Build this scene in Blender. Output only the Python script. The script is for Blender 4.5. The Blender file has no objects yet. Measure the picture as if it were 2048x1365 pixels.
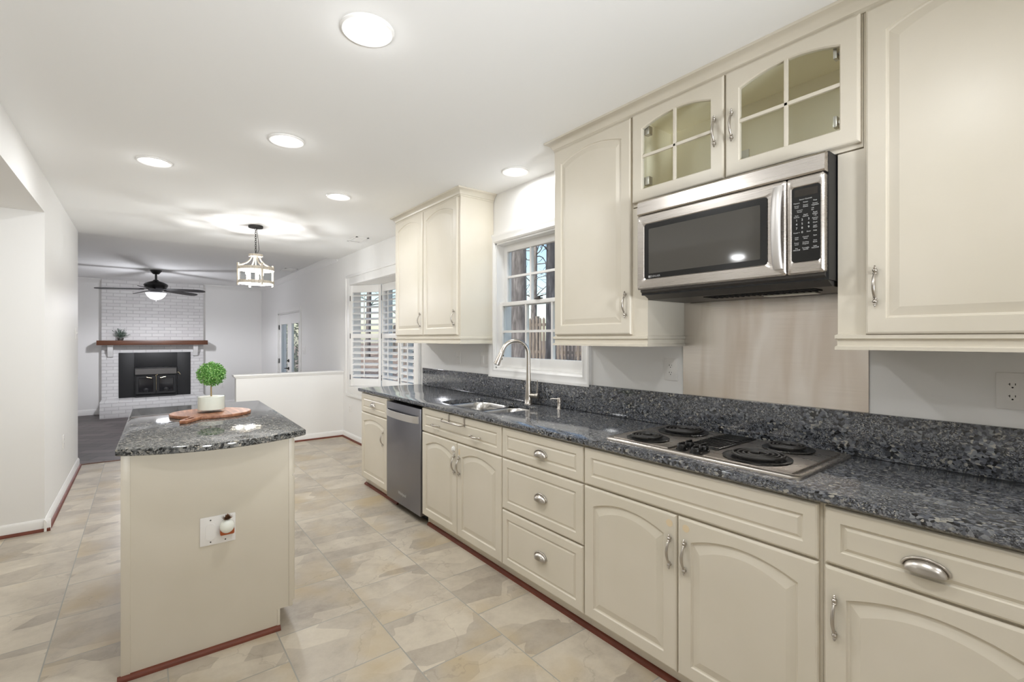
import bpy, bmesh, math, random
from mathutils import Vector, Matrix
R = random.Random(7)
PI = math.pi
sc = bpy.context.scene
COL = sc.collection

# ------------------------------------------------------------------ camera
cam_data = bpy.data.cameras.new('camera')
cam = bpy.data.objects.new('camera', cam_data)
COL.objects.link(cam)
cam_data.sensor_fit = 'HORIZONTAL'
cam_data.sensor_width = 36.0
cam_data.lens = 36.0 * 950.16 / 2048.0
cam_data.shift_y = -4.0 / 2048.0
cam_data.clip_start = 0.02
cam.location = (-2.2589, 0.0, 1.3784)
cam.rotation_euler = (PI / 2, 0, -math.radians(37.872))
sc.camera = cam

# ------------------------------------------------------------------ view
vs = sc.view_settings
vs.view_transform = 'Standard'
vs.look = 'None'
vs.gamma = 1.0
vs.use_curve_mapping = False
vs.exposure = 0.34
sc.cycles.diffuse_bounces = 7
sc.cycles.max_bounces = 12
sc.cycles.caustics_reflective = False
sc.cycles.caustics_refractive = False

# ------------------------------------------------------------------ sky and sun
world = bpy.data.worlds.new('world')
sc.world = world
world.use_nodes = True
wn = world.node_tree.nodes
wl = world.node_tree.links
wn.clear()
sky = wn.new('ShaderNodeTexSky')
sky.sky_type = 'NISHITA'
sky.sun_disc = False
sky.sun_elevation = math.radians(38)
sky.sun_rotation = math.radians(260)
bg = wn.new('ShaderNodeBackground')
bg.inputs['Strength'].default_value = 0.20
wo = wn.new('ShaderNodeOutputWorld')
wl.new(sky.outputs[0], bg.inputs[0])
wl.new(bg.outputs[0], wo.inputs[0])
sun_d = bpy.data.lights.new('sun', 'SUN')
sun_d.energy = 3.0
sun_d.angle = 0.01
sun_d.color = (1.0, 0.95, 0.88)
sun = bpy.data.objects.new('sun', sun_d)
COL.objects.link(sun)
sun.rotation_euler = Vector((0.72, 0.18, -0.67)).to_track_quat('-Z', 'Y').to_euler()
CAN_W = 6.4          # watts of each recessed light
PEND_W = 31.0
FILL_W = 225.0       # watts of each lamp added behind the camera to brighten the ceiling
FAN_W = 72.0

# ------------------------------------------------------------------ materials
def lin(c):
    return tuple((v / 255 / 12.92) if v / 255 <= 0.04045 else ((v / 255 + 0.055) / 1.055) ** 2.4 for v in c)

def mat(name, rgb, rough=0.5, metal=0.0, spec=0.5, emit=None, estr=0.0, trans=0.0):
    m = bpy.data.materials.new(name)
    m.use_nodes = True
    b = m.node_tree.nodes['Principled BSDF']
    b.inputs['Base Color'].default_value = (*lin(rgb), 1)
    b.inputs['Roughness'].default_value = rough
    b.inputs['Metallic'].default_value = metal
    b.inputs['Specular IOR Level'].default_value = spec
    if emit:
        b.inputs['Emission Color'].default_value = (*lin(emit), 1)
        b.inputs['Emission Strength'].default_value = estr
    if trans:
        b.inputs['Transmission Weight'].default_value = trans
    return m

class NT:
    """small helper around a material's node tree"""
    def __init__(s, m):
        s.m = m; s.t = m.node_tree; s.n = s.t.nodes; s.b = s.n['Principled BSDF']
    def new(s, kind, **kw):
        n = s.n.new('ShaderNode' + kind)
        for k, v in kw.items():
            if k in n.inputs.keys(): n.inputs[k].default_value = v
            else: setattr(n, k, v)
        return n
    def link(s, a, b): s.t.links.new(a, b)
    def coords(s, scale=(1, 1, 1), loc=(0, 0, 0), rot=(0, 0, 0)):
        g = s.new('NewGeometry'); mp = s.new('Mapping')
        mp.inputs['Scale'].default_value = scale; mp.inputs['Location'].default_value = loc; mp.inputs['Rotation'].default_value = rot
        s.link(g.outputs['Position'], mp.inputs['Vector'])
        return mp.outputs[0]
    def ramp(s, fac, stops, const=False):
        r = s.new('ValToRGB')
        if const: r.color_ramp.interpolation = 'CONSTANT'
        e = r.color_ramp.elements
        while len(e) < len(stops): e.new(0.5)
        for k, (p, c) in enumerate(stops):
            e[k].position = p; e[k].color = (*lin(c), 1)
        s.link(fac, r.inputs[0])
        return r.outputs[0]
    def mix(s, fac, a, b, mode='MIX'):
        n = s.new('Mix', data_type='RGBA', blend_type=mode)
        for src, i in ((fac, 0), (a, 6), (b, 7)):
            if hasattr(src, 'links'): s.link(src, n.inputs[i])
            elif i == 0: n.inputs[i].default_value = src
            else: n.inputs[i].default_value = (*lin(src), 1)
        return n.outputs[2]
    def bump(s, h, strength=0.2, dist=0.01):
        n = s.new('Bump'); n.inputs['Strength'].default_value = strength; n.inputs['Distance'].default_value = dist
        s.link(h, n.inputs['Height']); s.link(n.outputs[0], s.b.inputs['Normal'])
    def color(s, c): s.link(c, s.b.inputs['Base Color'])

M = {}
M['wall'] = mat('wall_paint', (237, 236, 234), 0.55)
k = NT(M['wall']); n = k.new('TexNoise', Scale=180.0); k.link(k.coords(), n.inputs['Vector']); k.bump(n.outputs[0], 0.04, 0.002)
M['ceiling'] = mat('ceiling_paint', (243, 243, 242), 0.85)
M['trim'] = mat('white_trim_paint', (238, 237, 235), 0.32)
M['cab'] = mat('cream_cabinet_paint', (215, 208, 193), 0.33)
k = NT(M['cab']); n = k.new('TexNoise', Scale=2.5, Detail=3.0); k.link(k.coords(), n.inputs['Vector'])
k.color(k.ramp(n.outputs[0], [(0.3, (212, 205, 189)), (0.7, (218, 211, 197))]))
M['cabin'] = mat('cabinet_interior', (248, 241, 220), 0.45)
M['kick'] = mat('toe_kick_grey', (176, 168, 156), 0.6)
M['nickel'] = mat('brushed_nickel', (190, 184, 176), 0.28, 1.0)
M['satin'] = mat('satin_silver', (206, 203, 200), 0.45, 0.8)
M['chrome'] = mat('polished_steel', (215, 213, 210), 0.12, 1.0)
M['black'] = mat('black_plastic', (14, 14, 14), 0.25)
M['dark'] = mat('dark_recess', (10, 9, 8), 0.8)
M['white'] = mat('white_plastic', (236, 234, 231), 0.35)
M['slot'] = mat('outlet_slot', (25, 22, 20), 0.6)
M['fan'] = mat('fan_black', (18, 17, 17), 0.4)
M['twig'] = mat('tan_stem', (150, 126, 84), 0.7)
M['coil'] = mat('burner_coil', (42, 40, 38), 0.4)
M['iron'] = mat('grey_iron', (62, 60, 58), 0.45, 0.7)
M['stove'] = mat('stove_black', (22, 22, 24), 0.5)
M['stovegrey'] = mat('stove_grey', (78, 75, 72), 0.45, 0.3)
M['stoveglass'] = mat('stove_glass', (26, 26, 31), 0.08)
M['brass'] = mat('pale_brass', (196, 182, 150), 0.25, 1.0)
M['letter'] = mat('pale_lettering', (190, 190, 190), 0.5)
M['logo'] = mat('grey_lettering', (150, 150, 150), 0.4)
M['wax'] = mat('cream_filling', (250, 247, 238), 0.5)
M['copper'] = mat('copper_base', (176, 96, 58), 0.3, 0.6)
M['rosegold'] = mat('rose_gold_leaf', (150, 112, 84), 0.35, 0.8)
M['lens'] = mat('glowing_lens', (255, 255, 255), 0.4, emit=(255, 252, 246), estr=9.0)
M['bulb'] = mat('glowing_bulb', (255, 255, 255), 0.4, emit=(255, 240, 215), estr=14.0)
M['bowl'] = mat('frosted_bowl', (245, 245, 250), 0.5, emit=(240, 240, 250), estr=0.8)
M['sticker'] = mat('adhesive_residue', (222, 204, 172), 0.6)
M['pearl'] = mat('pearl_glass', (238, 240, 232), 0.2)
M['skyblue'] = mat('asphalt_shingle', (120, 118, 118), 0.9)
M['siding'] = mat('pale_siding', (205, 204, 202), 0.8)

def steel(name, rgb, rough, sc_, amt=0.12):
    m = mat(name, rgb, rough, 1.0); k = NT(m)
    n = k.new('TexNoise', Scale=1.0, Detail=4.0); k.link(k.coords(sc_), n.inputs['Vector'])
    mr = k.new('MapRange'); mr.inputs['To Min'].default_value = rough - amt / 2; mr.inputs['To Max'].default_value = rough + amt
    k.link(n.outputs[0], mr.inputs['Value']); k.link(mr.outputs[0], k.b.inputs['Roughness'])
    k.bump(n.outputs[0], 0.008, 0.001)
    return m
M['steel'] = steel('stainless_steel', (196, 190, 184), 0.26, (30, 6, 900))
M['dwsteel'] = steel('dark_stainless', (138, 138, 144), 0.3, (30, 900, 8))
M['sinksteel'] = steel('sink_steel', (205, 203, 200), 0.2, (60, 60, 400))
# steel splash panel with smeared haze
m = mat('brushed_panel', (222, 216, 210), 0.22, 1.0); k = NT(m); M['panel'] = m
n = k.new('TexNoise', Scale=1.0, Detail=4.0); k.link(k.coords((1, 5, 260)), n.inputs['Vector'])
n2 = k.new('TexNoise', Scale=1.0, Detail=2.0, Distortion=0.6); k.link(k.coords((1, 9, 1.6)), n2.inputs['Vector'])
mr = k.new('MapRange'); mr.inputs['To Min'].default_value = 0.15; mr.inputs['To Max'].default_value = 0.3
k.link(n.outputs[0], mr.inputs['Value']); k.link(mr.outputs[0], k.b.inputs['Roughness'])
k.color(k.ramp(n2.outputs[0], [(0.35, (208, 198, 188)), (0.6, (228, 223, 218))])); k.bump(n.outputs[0], 0.06, 0.001)

def granite(name, stops, scale, rough=0.09, spec=0.75):
    m = mat(name, (60, 62, 66), rough, spec=spec); k = NT(m)
    co = k.coords((1.0, 0.8, 1.0))
    nz = k.new('TexNoise', Scale=45.0, Detail=2.0); k.link(co, nz.inputs['Vector'])
    ad = k.new('MixRGB'); ad.blend_type = 'LINEAR_LIGHT'; ad.inputs[0].default_value = 0.008
    k.link(co, ad.inputs[1]); k.link(nz.outputs['Color'], ad.inputs[2])
    v = k.new('TexVoronoi', Scale=scale); k.link(ad.outputs[0], v.inputs['Vector'])
    sp = k.new('SeparateColor'); k.link(v.outputs['Color'], sp.inputs[0])
    v2 = k.new('TexVoronoi', Scale=scale * 2.7); k.link(ad.outputs[0], v2.inputs['Vector'])
    sp2 = k.new('SeparateColor'); k.link(v2.outputs['Color'], sp2.inputs[0])
    a = k.ramp(sp.outputs[0], stops, True)
    b = k.ramp(sp2.outputs[0], stops, True)
    n2 = k.new('TexNoise', Scale=16.0, Detail=3.0); k.link(co, n2.inputs['Vector'])
    f = k.new('MapRange'); f.inputs['From Min'].default_value = 0.4; f.inputs['From Max'].default_value = 0.62
    k.link(n2.outputs[0], f.inputs['Value'])
    k.color(k.mix(f.outputs[0], a, b))
    return m
M['granite'] = granite('blue_grey_granite', [(0.0, (26, 27, 29)), (0.24, (62, 64, 69)), (0.48, (94, 97, 104)), (0.76, (126, 128, 132)), (0.93, (160, 157, 148))], 120)
M['granite2'] = granite('grey_granite', [(0.0, (26, 27, 27)), (0.2, (62, 64, 65)), (0.45, (104, 105, 104)), (0.75, (138, 137, 133)), (0.92, (168, 162, 150))], 120, 0.06, 0.5)

# kitchen floor tile
m = mat('stone_tile', (190, 178, 160), 0.3); k = NT(m); M['tile'] = m
g = k.new('NewGeometry'); sx = k.new('SeparateXYZ'); k.link(g.outputs['Position'], sx.inputs[0])
cb = k.new('CombineXYZ')
ax = k.new('Math', operation='ADD'); ax.inputs[1].default_value = 0.4138 * 20 + 2.59; k.link(sx.outputs[0], ax.inputs[0])
ay = k.new('Math', operation='ADD'); ay.inputs[1].default_value = 0.41 * 20 - 2.39 + 0.205; k.link(sx.outputs[1], ay.inputs[0])
k.link(ay.outputs[0], cb.inputs[0]); k.link(ax.outputs[0], cb.inputs[1])
br = k.new('TexBrick', offset=0.5, offset_frequency=2, squash=1.0)
br.inputs['Scale'].default_value = 1.0; br.inputs['Mortar Size'].default_value = 0.0028
br.inputs['Mortar Smooth'].default_value = 0.2; br.inputs['Brick Width'].default_value = 0.41; br.inputs['Row Height'].default_value = 0.4138
br.inputs['Color1'].default_value = (0, 0, 0, 1); br.inputs['Color2'].default_value = (1, 1, 1, 1)
k.link(cb.outputs[0], br.inputs['Vector'])
sh = k.new('MixRGB'); sh.blend_type = 'ADD'; sh.inputs[0].default_value = 1.0       # each tile shows another cut of the stone
sc3 = k.new('VectorMath', operation='SCALE'); sc3.inputs['Scale'].default_value = 7.3; k.link(br.outputs['Color'], sc3.inputs[0])
k.link(g.outputs['Position'], sh.inputs[1]); k.link(sc3.outputs[0], sh.inputs[2])
mp = k.new('Mapping'); mp.inputs['Scale'].default_value = (2.6, 5.2, 1); mp.inputs['Rotation'].default_value = (0, 0, 0.32); k.link(sh.outputs[0], mp.inputs['Vector'])
wz = k.new('TexNoise', Scale=1.2, Detail=2.0); k.link(mp.outputs[0], wz.inputs['Vector'])
wa = k.new('MixRGB'); wa.blend_type = 'LINEAR_LIGHT'; wa.inputs[0].default_value = 0.07; k.link(mp.outputs[0], wa.inputs[1]); k.link(wz.outputs['Color'], wa.inputs[2])
vo = k.new('TexVoronoi', Scale=1.0, distance='CHEBYCHEV'); k.link(wa.outputs[0], vo.inputs['Vector'])
vs_ = k.new('SeparateColor'); k.link(vo.outputs['Color'], vs_.inputs[0])
c1 = k.ramp(vs_.outputs[0], [(0.0, (142, 132, 120)), (0.3, (166, 156, 142)), (0.62, (190, 180, 163)), (1.0, (206, 196, 178))])
no = k.new('TexNoise', Scale=4.5, Detail=9.0, Roughness=0.72); k.link(sh.outputs[0], no.inputs['Vector'])
c2 = k.ramp(no.outputs[0], [(0.3, (140, 130, 117)), (0.5, (182, 172, 156)), (0.7, (204, 195, 178))])
cc = k.mix(0.52, c1, c2)
nt_ = k.new('TexNoise', Scale=2.3, Detail=3.0); k.link(sh.outputs[0], nt_.inputs['Vector'])
f1 = k.new('MapRange'); f1.inputs['From Min'].default_value = 0.52; f1.inputs['From Max'].default_value = 0.70; f1.inputs['To Max'].default_value = 0.75
k.link(nt_.outputs[0], f1.inputs['Value'])
cc = k.mix(f1.outputs[0], cc, (176, 157, 122))
ve = k.new('TexVoronoi', Scale=1.5, feature='DISTANCE_TO_EDGE')
wv = k.new('MixRGB'); wv.blend_type = 'LINEAR_LIGHT'; wv.inputs[0].default_value = 0.1; nv = k.new('TexNoise', Scale=9.0, Detail=4.0)
k.link(sh.outputs[0], nv.inputs['Vector']); k.link(sh.outputs[0], wv.inputs[1]); k.link(nv.outputs['Color'], wv.inputs[2]); k.link(wv.outputs[0], ve.inputs['Vector'])
f2 = k.new('MapRange'); f2.inputs['From Min'].default_value = 0.0; f2.inputs['From Max'].default_value = 0.008; f2.inputs['To Min'].default_value = 0.3; f2.inputs['To Max'].default_value = 0.0
k.link(ve.outputs['Distance'], f2.inputs['Value'])
cc = k.mix(f2.outputs[0], cc, (128, 116, 100))
cc = k.mix(br.outputs['Fac'], cc, (150, 148, 140))
k.color(cc)
iv = k.new('Math', operation='SUBTRACT'); iv.inputs[0].default_value = 1.0; k.link(br.outputs['Fac'], iv.inputs[1])
k.bump(iv.outputs[0], 0.35, 0.003)

# dark pavers of the family room
m = mat('dark_paver', (70, 62, 62), 0.45); k = NT(m); M['paver'] = m
br = k.new('TexBrick', offset=0.5); br.inputs['Scale'].default_value = 1.0; br.inputs['Brick Width'].default_value = 0.42; br.inputs['Row Height'].default_value = 0.21
br.inputs['Mortar Size'].default_value = 0.009
br.inputs['Color1'].default_value = (*lin((66, 58, 58)), 1); br.inputs['Color2'].default_value = (*lin((92, 83, 82)), 1); br.inputs['Mortar'].default_value = (*lin((36, 33, 33)), 1)
k.link(k.coords(rot=(0, 0, 0.5)), br.inputs['Vector']); k.color(br.outputs['Color'])
# white painted brick
m = mat('painted_brick', (226, 225, 224), 0.5); k = NT(m); M['brick'] = m
br = k.new('TexBrick', offset=0.5); br.inputs['Scale'].default_value = 1.0; br.inputs['Brick Width'].default_value = 0.21; br.inputs['Row Height'].default_value = 0.068
br.inputs['Mortar Size'].default_value = 0.007; br.inputs['Mortar Smooth'].default_value = 0.3
br.inputs['Color1'].default_value = (*lin((226, 225, 224)), 1); br.inputs['Color2'].default_value = (*lin((216, 214, 214)), 1); br.inputs['Mortar'].default_value = (*lin((204, 202, 202)), 1)
k.link(k.coords(rot=(-PI / 2, 0, 0)), br.inputs['Vector']); k.color(br.outputs['Color'])
iv = k.new('Math', operation='SUBTRACT'); iv.inputs[0].default_value = 1.0; k.link(br.outputs['Fac'], iv.inputs[1]); k.bump(iv.outputs[0], 0.7, 0.006)

def wood(name, a, b, scale, rough=0.4):
    m = mat(name, a, rough); k = NT(m)
    n = k.new('TexNoise', Scale=1.0, Detail=5.0, Distortion=0.4); k.link(k.coords(scale), n.inputs['Vector'])
    k.color(k.ramp(n.outputs[0], [(0.3, a), (0.52, tuple((p + q) // 2 for p, q in zip(a, b))), (0.7, b)]))
    return m
M['mantelwood'] = wood('mantel_wood', (80, 46, 28), (112, 68, 42), (3, 60, 60))
M['shoe'] = wood('red_brown_shoe', (96, 42, 22), (116, 56, 34), (8, 8, 60), 0.55)
M['board'] = wood('acacia_wood', (120, 74, 50), (182, 130, 98), (60, 7, 40), 0.45)
M['whitewood'] = wood('whitewashed_wood', (170, 160, 146), (206, 198, 184), (80, 80, 12), 0.6)
M['bark'] = wood('grey_bark', (84, 78, 76), (150, 142, 138), (14, 14, 3), 0.95)
M['fencewood'] = wood('weathered_fence', (112, 100, 90), (158, 146, 134), (20, 20, 3), 0.9)
m = mat('leaf_litter', (120, 100, 88), 0.95); k = NT(m); M['ground'] = m
n = k.new('TexNoise', Scale=9.0, Detail=8.0, Roughness=0.75); k.link(k.coords(), n.inputs['Vector'])
k.color(k.ramp(n.outputs[0], [(0.3, (92, 72, 60)), (0.5, (140, 118, 104)), (0.7, (182, 164, 148))]))

def leafmat(name, stops):
    m = mat(name, stops[0], 0.5); k = NT(m)
    n = k.new('TexNoise', Scale=130.0, Detail=1.0); k.link(k.coords(), n.inputs['Vector'])
    k.color(k.ramp(n.outputs[0], [(0.3, stops[0]), (0.5, stops[1]), (0.68, stops[2])]))
    return m
M['leaf'] = leafmat('boxwood_leaf', [(44, 98, 30), (98, 158, 66), (176, 212, 136)])
M['sage'] = leafmat('sage_leaf', [(62, 78, 68), (98, 116, 104), (140, 152, 142)])
M['ivy'] = leafmat('dark_ivy', [(26, 44, 24), (54, 78, 44), (110, 130, 84)])

def glassy(name, tint=(255, 255, 255), gl=0.06):
    m = bpy.data.materials.new(name); m.use_nodes = True
    t = m.node_tree; t.nodes.clear()
    tr = t.nodes.new('ShaderNodeBsdfTransparent'); tr.inputs[0].default_value = (*lin(tint), 1)
    gs = t.nodes.new('ShaderNodeBsdfGlossy'); gs.inputs['Roughness'].default_value = 0.02
    lw = t.nodes.new('ShaderNodeMath'); lw.operation = 'MULTIPLY'; fr = t.nodes.new('ShaderNodeFresnel'); fr.inputs[0].default_value = 1.45
    ge = t.nodes.new('ShaderNodeNewGeometry'); iv = t.nodes.new('ShaderNodeMath'); iv.operation = 'SUBTRACT'; iv.inputs[0].default_value = 1.0
    t.links.new(ge.outputs['Backfacing'], iv.inputs[1]); t.links.new(iv.outputs[0], lw.inputs[1]); t.links.new(fr.outputs[0], lw.inputs[0])
    mx = t.nodes.new('ShaderNodeMixShader'); o = t.nodes.new('ShaderNodeOutputMaterial')
    t.links.new(lw.outputs[0], mx.inputs[0]); t.links.new(tr.outputs[0], mx.inputs[1]); t.links.new(gs.outputs[0], mx.inputs[2]); t.links.new(mx.outputs[0], o.inputs[0])
    return m
M['glass'] = glassy('clear_glass', (250, 252, 251))

# ------------------------------------------------------------------ building helpers
def world_loc(o):
    v = Vector((0, 0, 0))
    while o is not None:
        v += o.location; o = o.parent
    return v

class MB:
    """collects shapes in a local frame T(u,v,n)->world and builds ONE mesh object"""
    def __init__(s, T=None):
        s.bm = bmesh.new(); s.T = T
    def box(s, a, b, c, d, e, f, bev=0.0, seg=2):
        vs_ = [s.bm.verts.new((x, y, z)) for x in (a, b) for y in (c, d) for z in (e, f)]
        q = [(0, 1, 3, 2), (4, 6, 7, 5), (0, 4, 5, 1), (2, 3, 7, 6), (0, 2, 6, 4), (1, 5, 7, 3)]
        fs = [s.bm.faces.new([vs_[i] for i in f_]) for f_ in q]
        if bev > 0:
            es = list({e_ for f_ in fs for e_ in f_.edges})
            bmesh.ops.bevel(s.bm, geom=es, offset=bev, segments=seg, profile=0.6, affect='EDGES')
        return s
    def loops(s, L, close=True, cap0=True, cap1=True, ring=False):
        rows = [[s.bm.verts.new(p) for p in l] for l in L]
        n = len(rows[0])
        pairs = list(zip(rows, rows[1:]))
        if ring: pairs.append((rows[-1], rows[0]))
        for a, b in pairs:
            for i in range(n if close else n - 1):
                j = (i + 1) % n
                try: s.bm.faces.new((a[i], a[j], b[j], b[i]))
                except ValueError: pass
        if not ring:
            if cap0: s.bm.faces.new(rows[0][::-1])
            if cap1: s.bm.faces.new(rows[-1])
        return s
    def prism(s, poly, f0, f1):
        """poly of 2-D points; f0/f1 map them to the two ends"""
        return s.loops([[f0(p) for p in poly], [f1(p) for p in poly]])
    def lathe(s, prof, c=(0, 0, 0), ax=(0, 0, 1), seg=24, ring=False):
        ax = Vector(ax).normalized(); q = Vector((0, 0, 1)).rotation_difference(ax).to_matrix(); c = Vector(c)
        L = []
        for r, z in prof:
            r = max(r, 1e-5)
            L.append([c + q @ Vector((r * math.cos(2 * PI * i / seg), r * math.sin(2 * PI * i / seg), z)) for i in range(seg)])
        return s.loops(L, ring=ring)
    def tube(s, pts, r, seg=10, closed=False, flat=1.0):
        pts = [Vector(p) for p in pts]; n = len(pts)
        rs = r if isinstance(r, (list, tuple)) else [r] * n
        up = None; L = []
        for i in range(n):
            if closed: t = (pts[(i + 1) % n] - pts[i - 1]).normalized()
            else: t = (pts[min(i + 1, n - 1)] - pts[max(i - 1, 0)]).normalized()
            if up is None:
                up = Vector((0, 0, 1)) if abs(t.z) < 0.9 else Vector((1, 0, 0))
            side = t.cross(up)
            if side.length < 1e-6: side = t.orthogonal()
            side.normalize(); up = side.cross(t).normalized()
            L.append([pts[i] + rs[i] * (math.cos(2 * PI * k / seg) * side + flat * math.sin(2 * PI * k / seg) * up) for k in range(seg)])
        return s.loops(L, ring=closed)
    def cyl(s, p0, p1, r, seg=16, r1=None):
        p0, p1 = Vector(p0), Vector(p1); h = (p1 - p0).length
        return s.lathe([(r, 0), (r if r1 is None else r1, h)], p0, p1 - p0, seg)
    def ball(s, c, r, seg=16, rings=9, sc3=(1, 1, 1)):
        L = []
        for i in range(rings + 1):
            a = PI * i / rings; rr = max(math.sin(a), 1e-4)
            L.append([(c[0] + r * sc3[0] * rr * math.cos(2 * PI * k / seg), c[1] + r * sc3[1] * rr * math.sin(2 * PI * k / seg), c[2] - r * sc3[2] * math.cos(a)) for k in range(seg)])
        return s.loops(L)
    def leaf(s, c, d, nrm, ln, w):
        c, d, nrm = Vector(c), Vector(d).normalized(), Vector(nrm).normalized()
        sd = d.cross(nrm)
        if sd.length < 1e-4: sd = d.orthogonal()
        sd.normalize(); up = sd.cross(d)
        p = [c, c + d * ln * .45 + sd * w + up * w * .35, c + d * ln, c + d * ln * .45 - sd * w + up * w * .35, c + d * ln * .5]
        v = [s.bm.verts.new(x) for x in p]
        s.bm.faces.new((v[0], v[1], v[4])); s.bm.faces.new((v[1], v[2], v[4])); s.bm.faces.new((v[2], v[3], v[4])); s.bm.faces.new((v[3], v[0], v[4]))
        return s
    def text(s, txt, u, v, n, size, align='CENTER', squeeze=1.0):
        cu = bpy.data.curves.new('lettering', 'FONT'); cu.body = txt; cu.size = size; cu.align_x = align; cu.align_y = 'CENTER'; cu.extrude = 0.0002
        cu.resolution_u = 3
        o = bpy.data.objects.new('lettering', cu); COL.objects.link(o)
        bpy.context.view_layer.update()
        me = bpy.data.meshes.new_from_object(o.evaluated_get(bpy.context.evaluated_depsgraph_get()))
        vs_ = [s.bm.verts.new((u + squeeze * p.co.x, v + p.co.y, n + p.co.z)) for p in me.vertices]
        for f in me.polygons:
            try: s.bm.faces.new([vs_[i] for i in f.vertices])
            except ValueError: pass
        bpy.data.objects.remove(o); bpy.data.curves.remove(cu); bpy.data.meshes.remove(me)
        return s
    def build(s, name, m, parent=None, smooth=35, fix=True):
        bm = s.bm
        if s.T:
            for v in bm.verts: v.co = s.T(*v.co)
        if fix: bmesh.ops.recalc_face_normals(bm, faces=bm.faces[:])
        if parent is not None: off = world_loc(parent)
        else:
            xs = [v.co for v in bm.verts]
            off = Vector(((min(p.x for p in xs) + max(p.x for p in xs)) / 2, (min(p.y for p in xs) + max(p.y for p in xs)) / 2, min(p.z for p in xs)))
        for v in bm.verts: v.co -= off
        me = bpy.data.meshes.new(name); bm.to_mesh(me); bm.free()
        if smooth:
            me.shade_smooth(); me.set_sharp_from_angle(angle=math.radians(smooth))
        me.materials.append(M[m] if isinstance(m, str) else m)
        o = bpy.data.objects.new(name, me); COL.objects.link(o)
        if parent is not None: o.parent = parent
        else: o.location = off
        return o

def tag(o, label, cat, group=None, kind=None):
    o['label'] = label; o['category'] = cat
    if group: o['group'] = group
    if kind: o['kind'] = kind
    return o
def thing(name, label, cat, loc, group=None):
    o = bpy.data.objects.new(name, None); COL.objects.link(o); o.location = loc; o.empty_display_size = 0.05
    return tag(o, label, cat, group)
def struct(o, label=None):
    o['kind'] = 'structure'
    if label: o['label'] = label
    return o
def dup(root, loc, label):
    r = root.copy(); COL.objects.link(r); r.location = loc; r['label'] = label
    for ch in list(root.children):
        c = ch.copy(); COL.objects.link(c); c.parent = r
        for g_ in ch.children:
            d = g_.copy(); COL.objects.link(d); d.parent = c
    return r

# frames: u to the right as seen from the room, v up, n out of the surface
def RW(y, z, x): return lambda u, v, n: Vector((x - n, y - u, z + v))       # faces -X
def LW(y, z, x): return lambda u, v, n: Vector((x + n, y + u, z + v))       # faces +X
def BW(x, z, y): return lambda u, v, n: Vector((x + u, y - n, z + v))       # faces -Y

ZC, ZF, ZL = 2.548, 2.60, 2.29      # kitchen, family room and side room ceilings
XL, YB, FZ = -2.8146, 12.72, -0.15
XW, YS = -4.7, -1.7
# ------------------------------------------------------------------ setting
struct(MB().box(XW, 0.15, YS, 7.02, -0.25, 0).build('floor', 'tile', smooth=0), 'beige stone look floor tiles in running bond')
struct(MB().box(XW, 0.15, 7.02, YB + 0.15, FZ - 0.2, FZ).build('floor_family', 'paver', smooth=0), 'dark paver floor of the sunken family room')
struct(MB().box(XL, 0.15, YS, 7.05, ZC, ZC + 0.3).build('ceiling', 'ceiling', smooth=0), 'white kitchen ceiling')
struct(MB().box(XW, 0.15, 7.05, YB + 0.15, ZF, ZF + 0.25).build('ceiling_family', 'ceiling', smooth=0), 'white family room ceiling')
struct(MB().box(XW, XL, YS, 4.763, ZL, ZC + 0.3).build('ceiling_left', 'wall', smooth=0), 'dropped soffit over the side opening')
struct(MB().box(XW, XL, 4.763, 6.985, 0, ZF + 0.2).build('wall_left', 'wall', smooth=0), 'white wall left of the island')
struct(MB().box(XW - 0.15, XW, YS, YB + 0.15, -0.3, ZF + 0.2).build('wall_far_left', 'wall', smooth=0))
struct(MB().box(XW, 0.15, YS - 0.15, YS, -0.1, ZF + 0.2).build('wall_front', 'wall', smooth=0))
struct(MB().box(XW, 0.15, YB, YB + 0.15, -0.3, ZF + 0.2).build('wall_back', 'wall', smooth=0), 'pale wall behind the fireplace')
WY0, WY1, WZ0, WZ1 = 2.150, 3.118, 1.143, 2.150        # kitchen window opening
BY0, BY1, BZ0, BZ1 = 4.564, 6.538, 0.730, 2.120        # bay opening
DY0, DY1, DZ1 = 9.16, 10.90, 1.90                      # french door opening
w = MB()
for (y0, y1, z0, z1) in [(YS, WY0, -.3, ZF + .2), (WY0, WY1, -.3, WZ0), (WY0, WY1, WZ1, ZF + .2), (WY1, BY0, -.3, ZF + .2), (BY0, BY1, -.3, BZ0), (BY0, BY1, BZ1, ZF + .2),
                         (BY1, DY0, -.3, ZF + .2), (DY0, DY1, -.3, FZ), (DY0, DY1, DZ1, ZF + .2), (DY1, YB + .15, -.3, ZF + .2)]:
    w.box(0, 0.15, y0, y1, z0, z1)
struct(w.build('wall_right', 'wall', smooth=0), 'white window wall behind the cabinets')
w = MB(); w.box(-1.335, -0.001, 6.81, 6.93, FZ, 0.895)
struct(w.build('wall_half', 'wall', smooth=0), 'white half wall with a capped top')
w = MB(); w.box(-1.365, -0.001, 6.785, 6.955, 0.905, 0.928, 0.006); w.box(-1.35, -0.001, 6.797, 6.943, 0.888, 0.905, 0.004)
struct(w.build('trim_1', 'trim'), 'white cap on the half wall')

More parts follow.
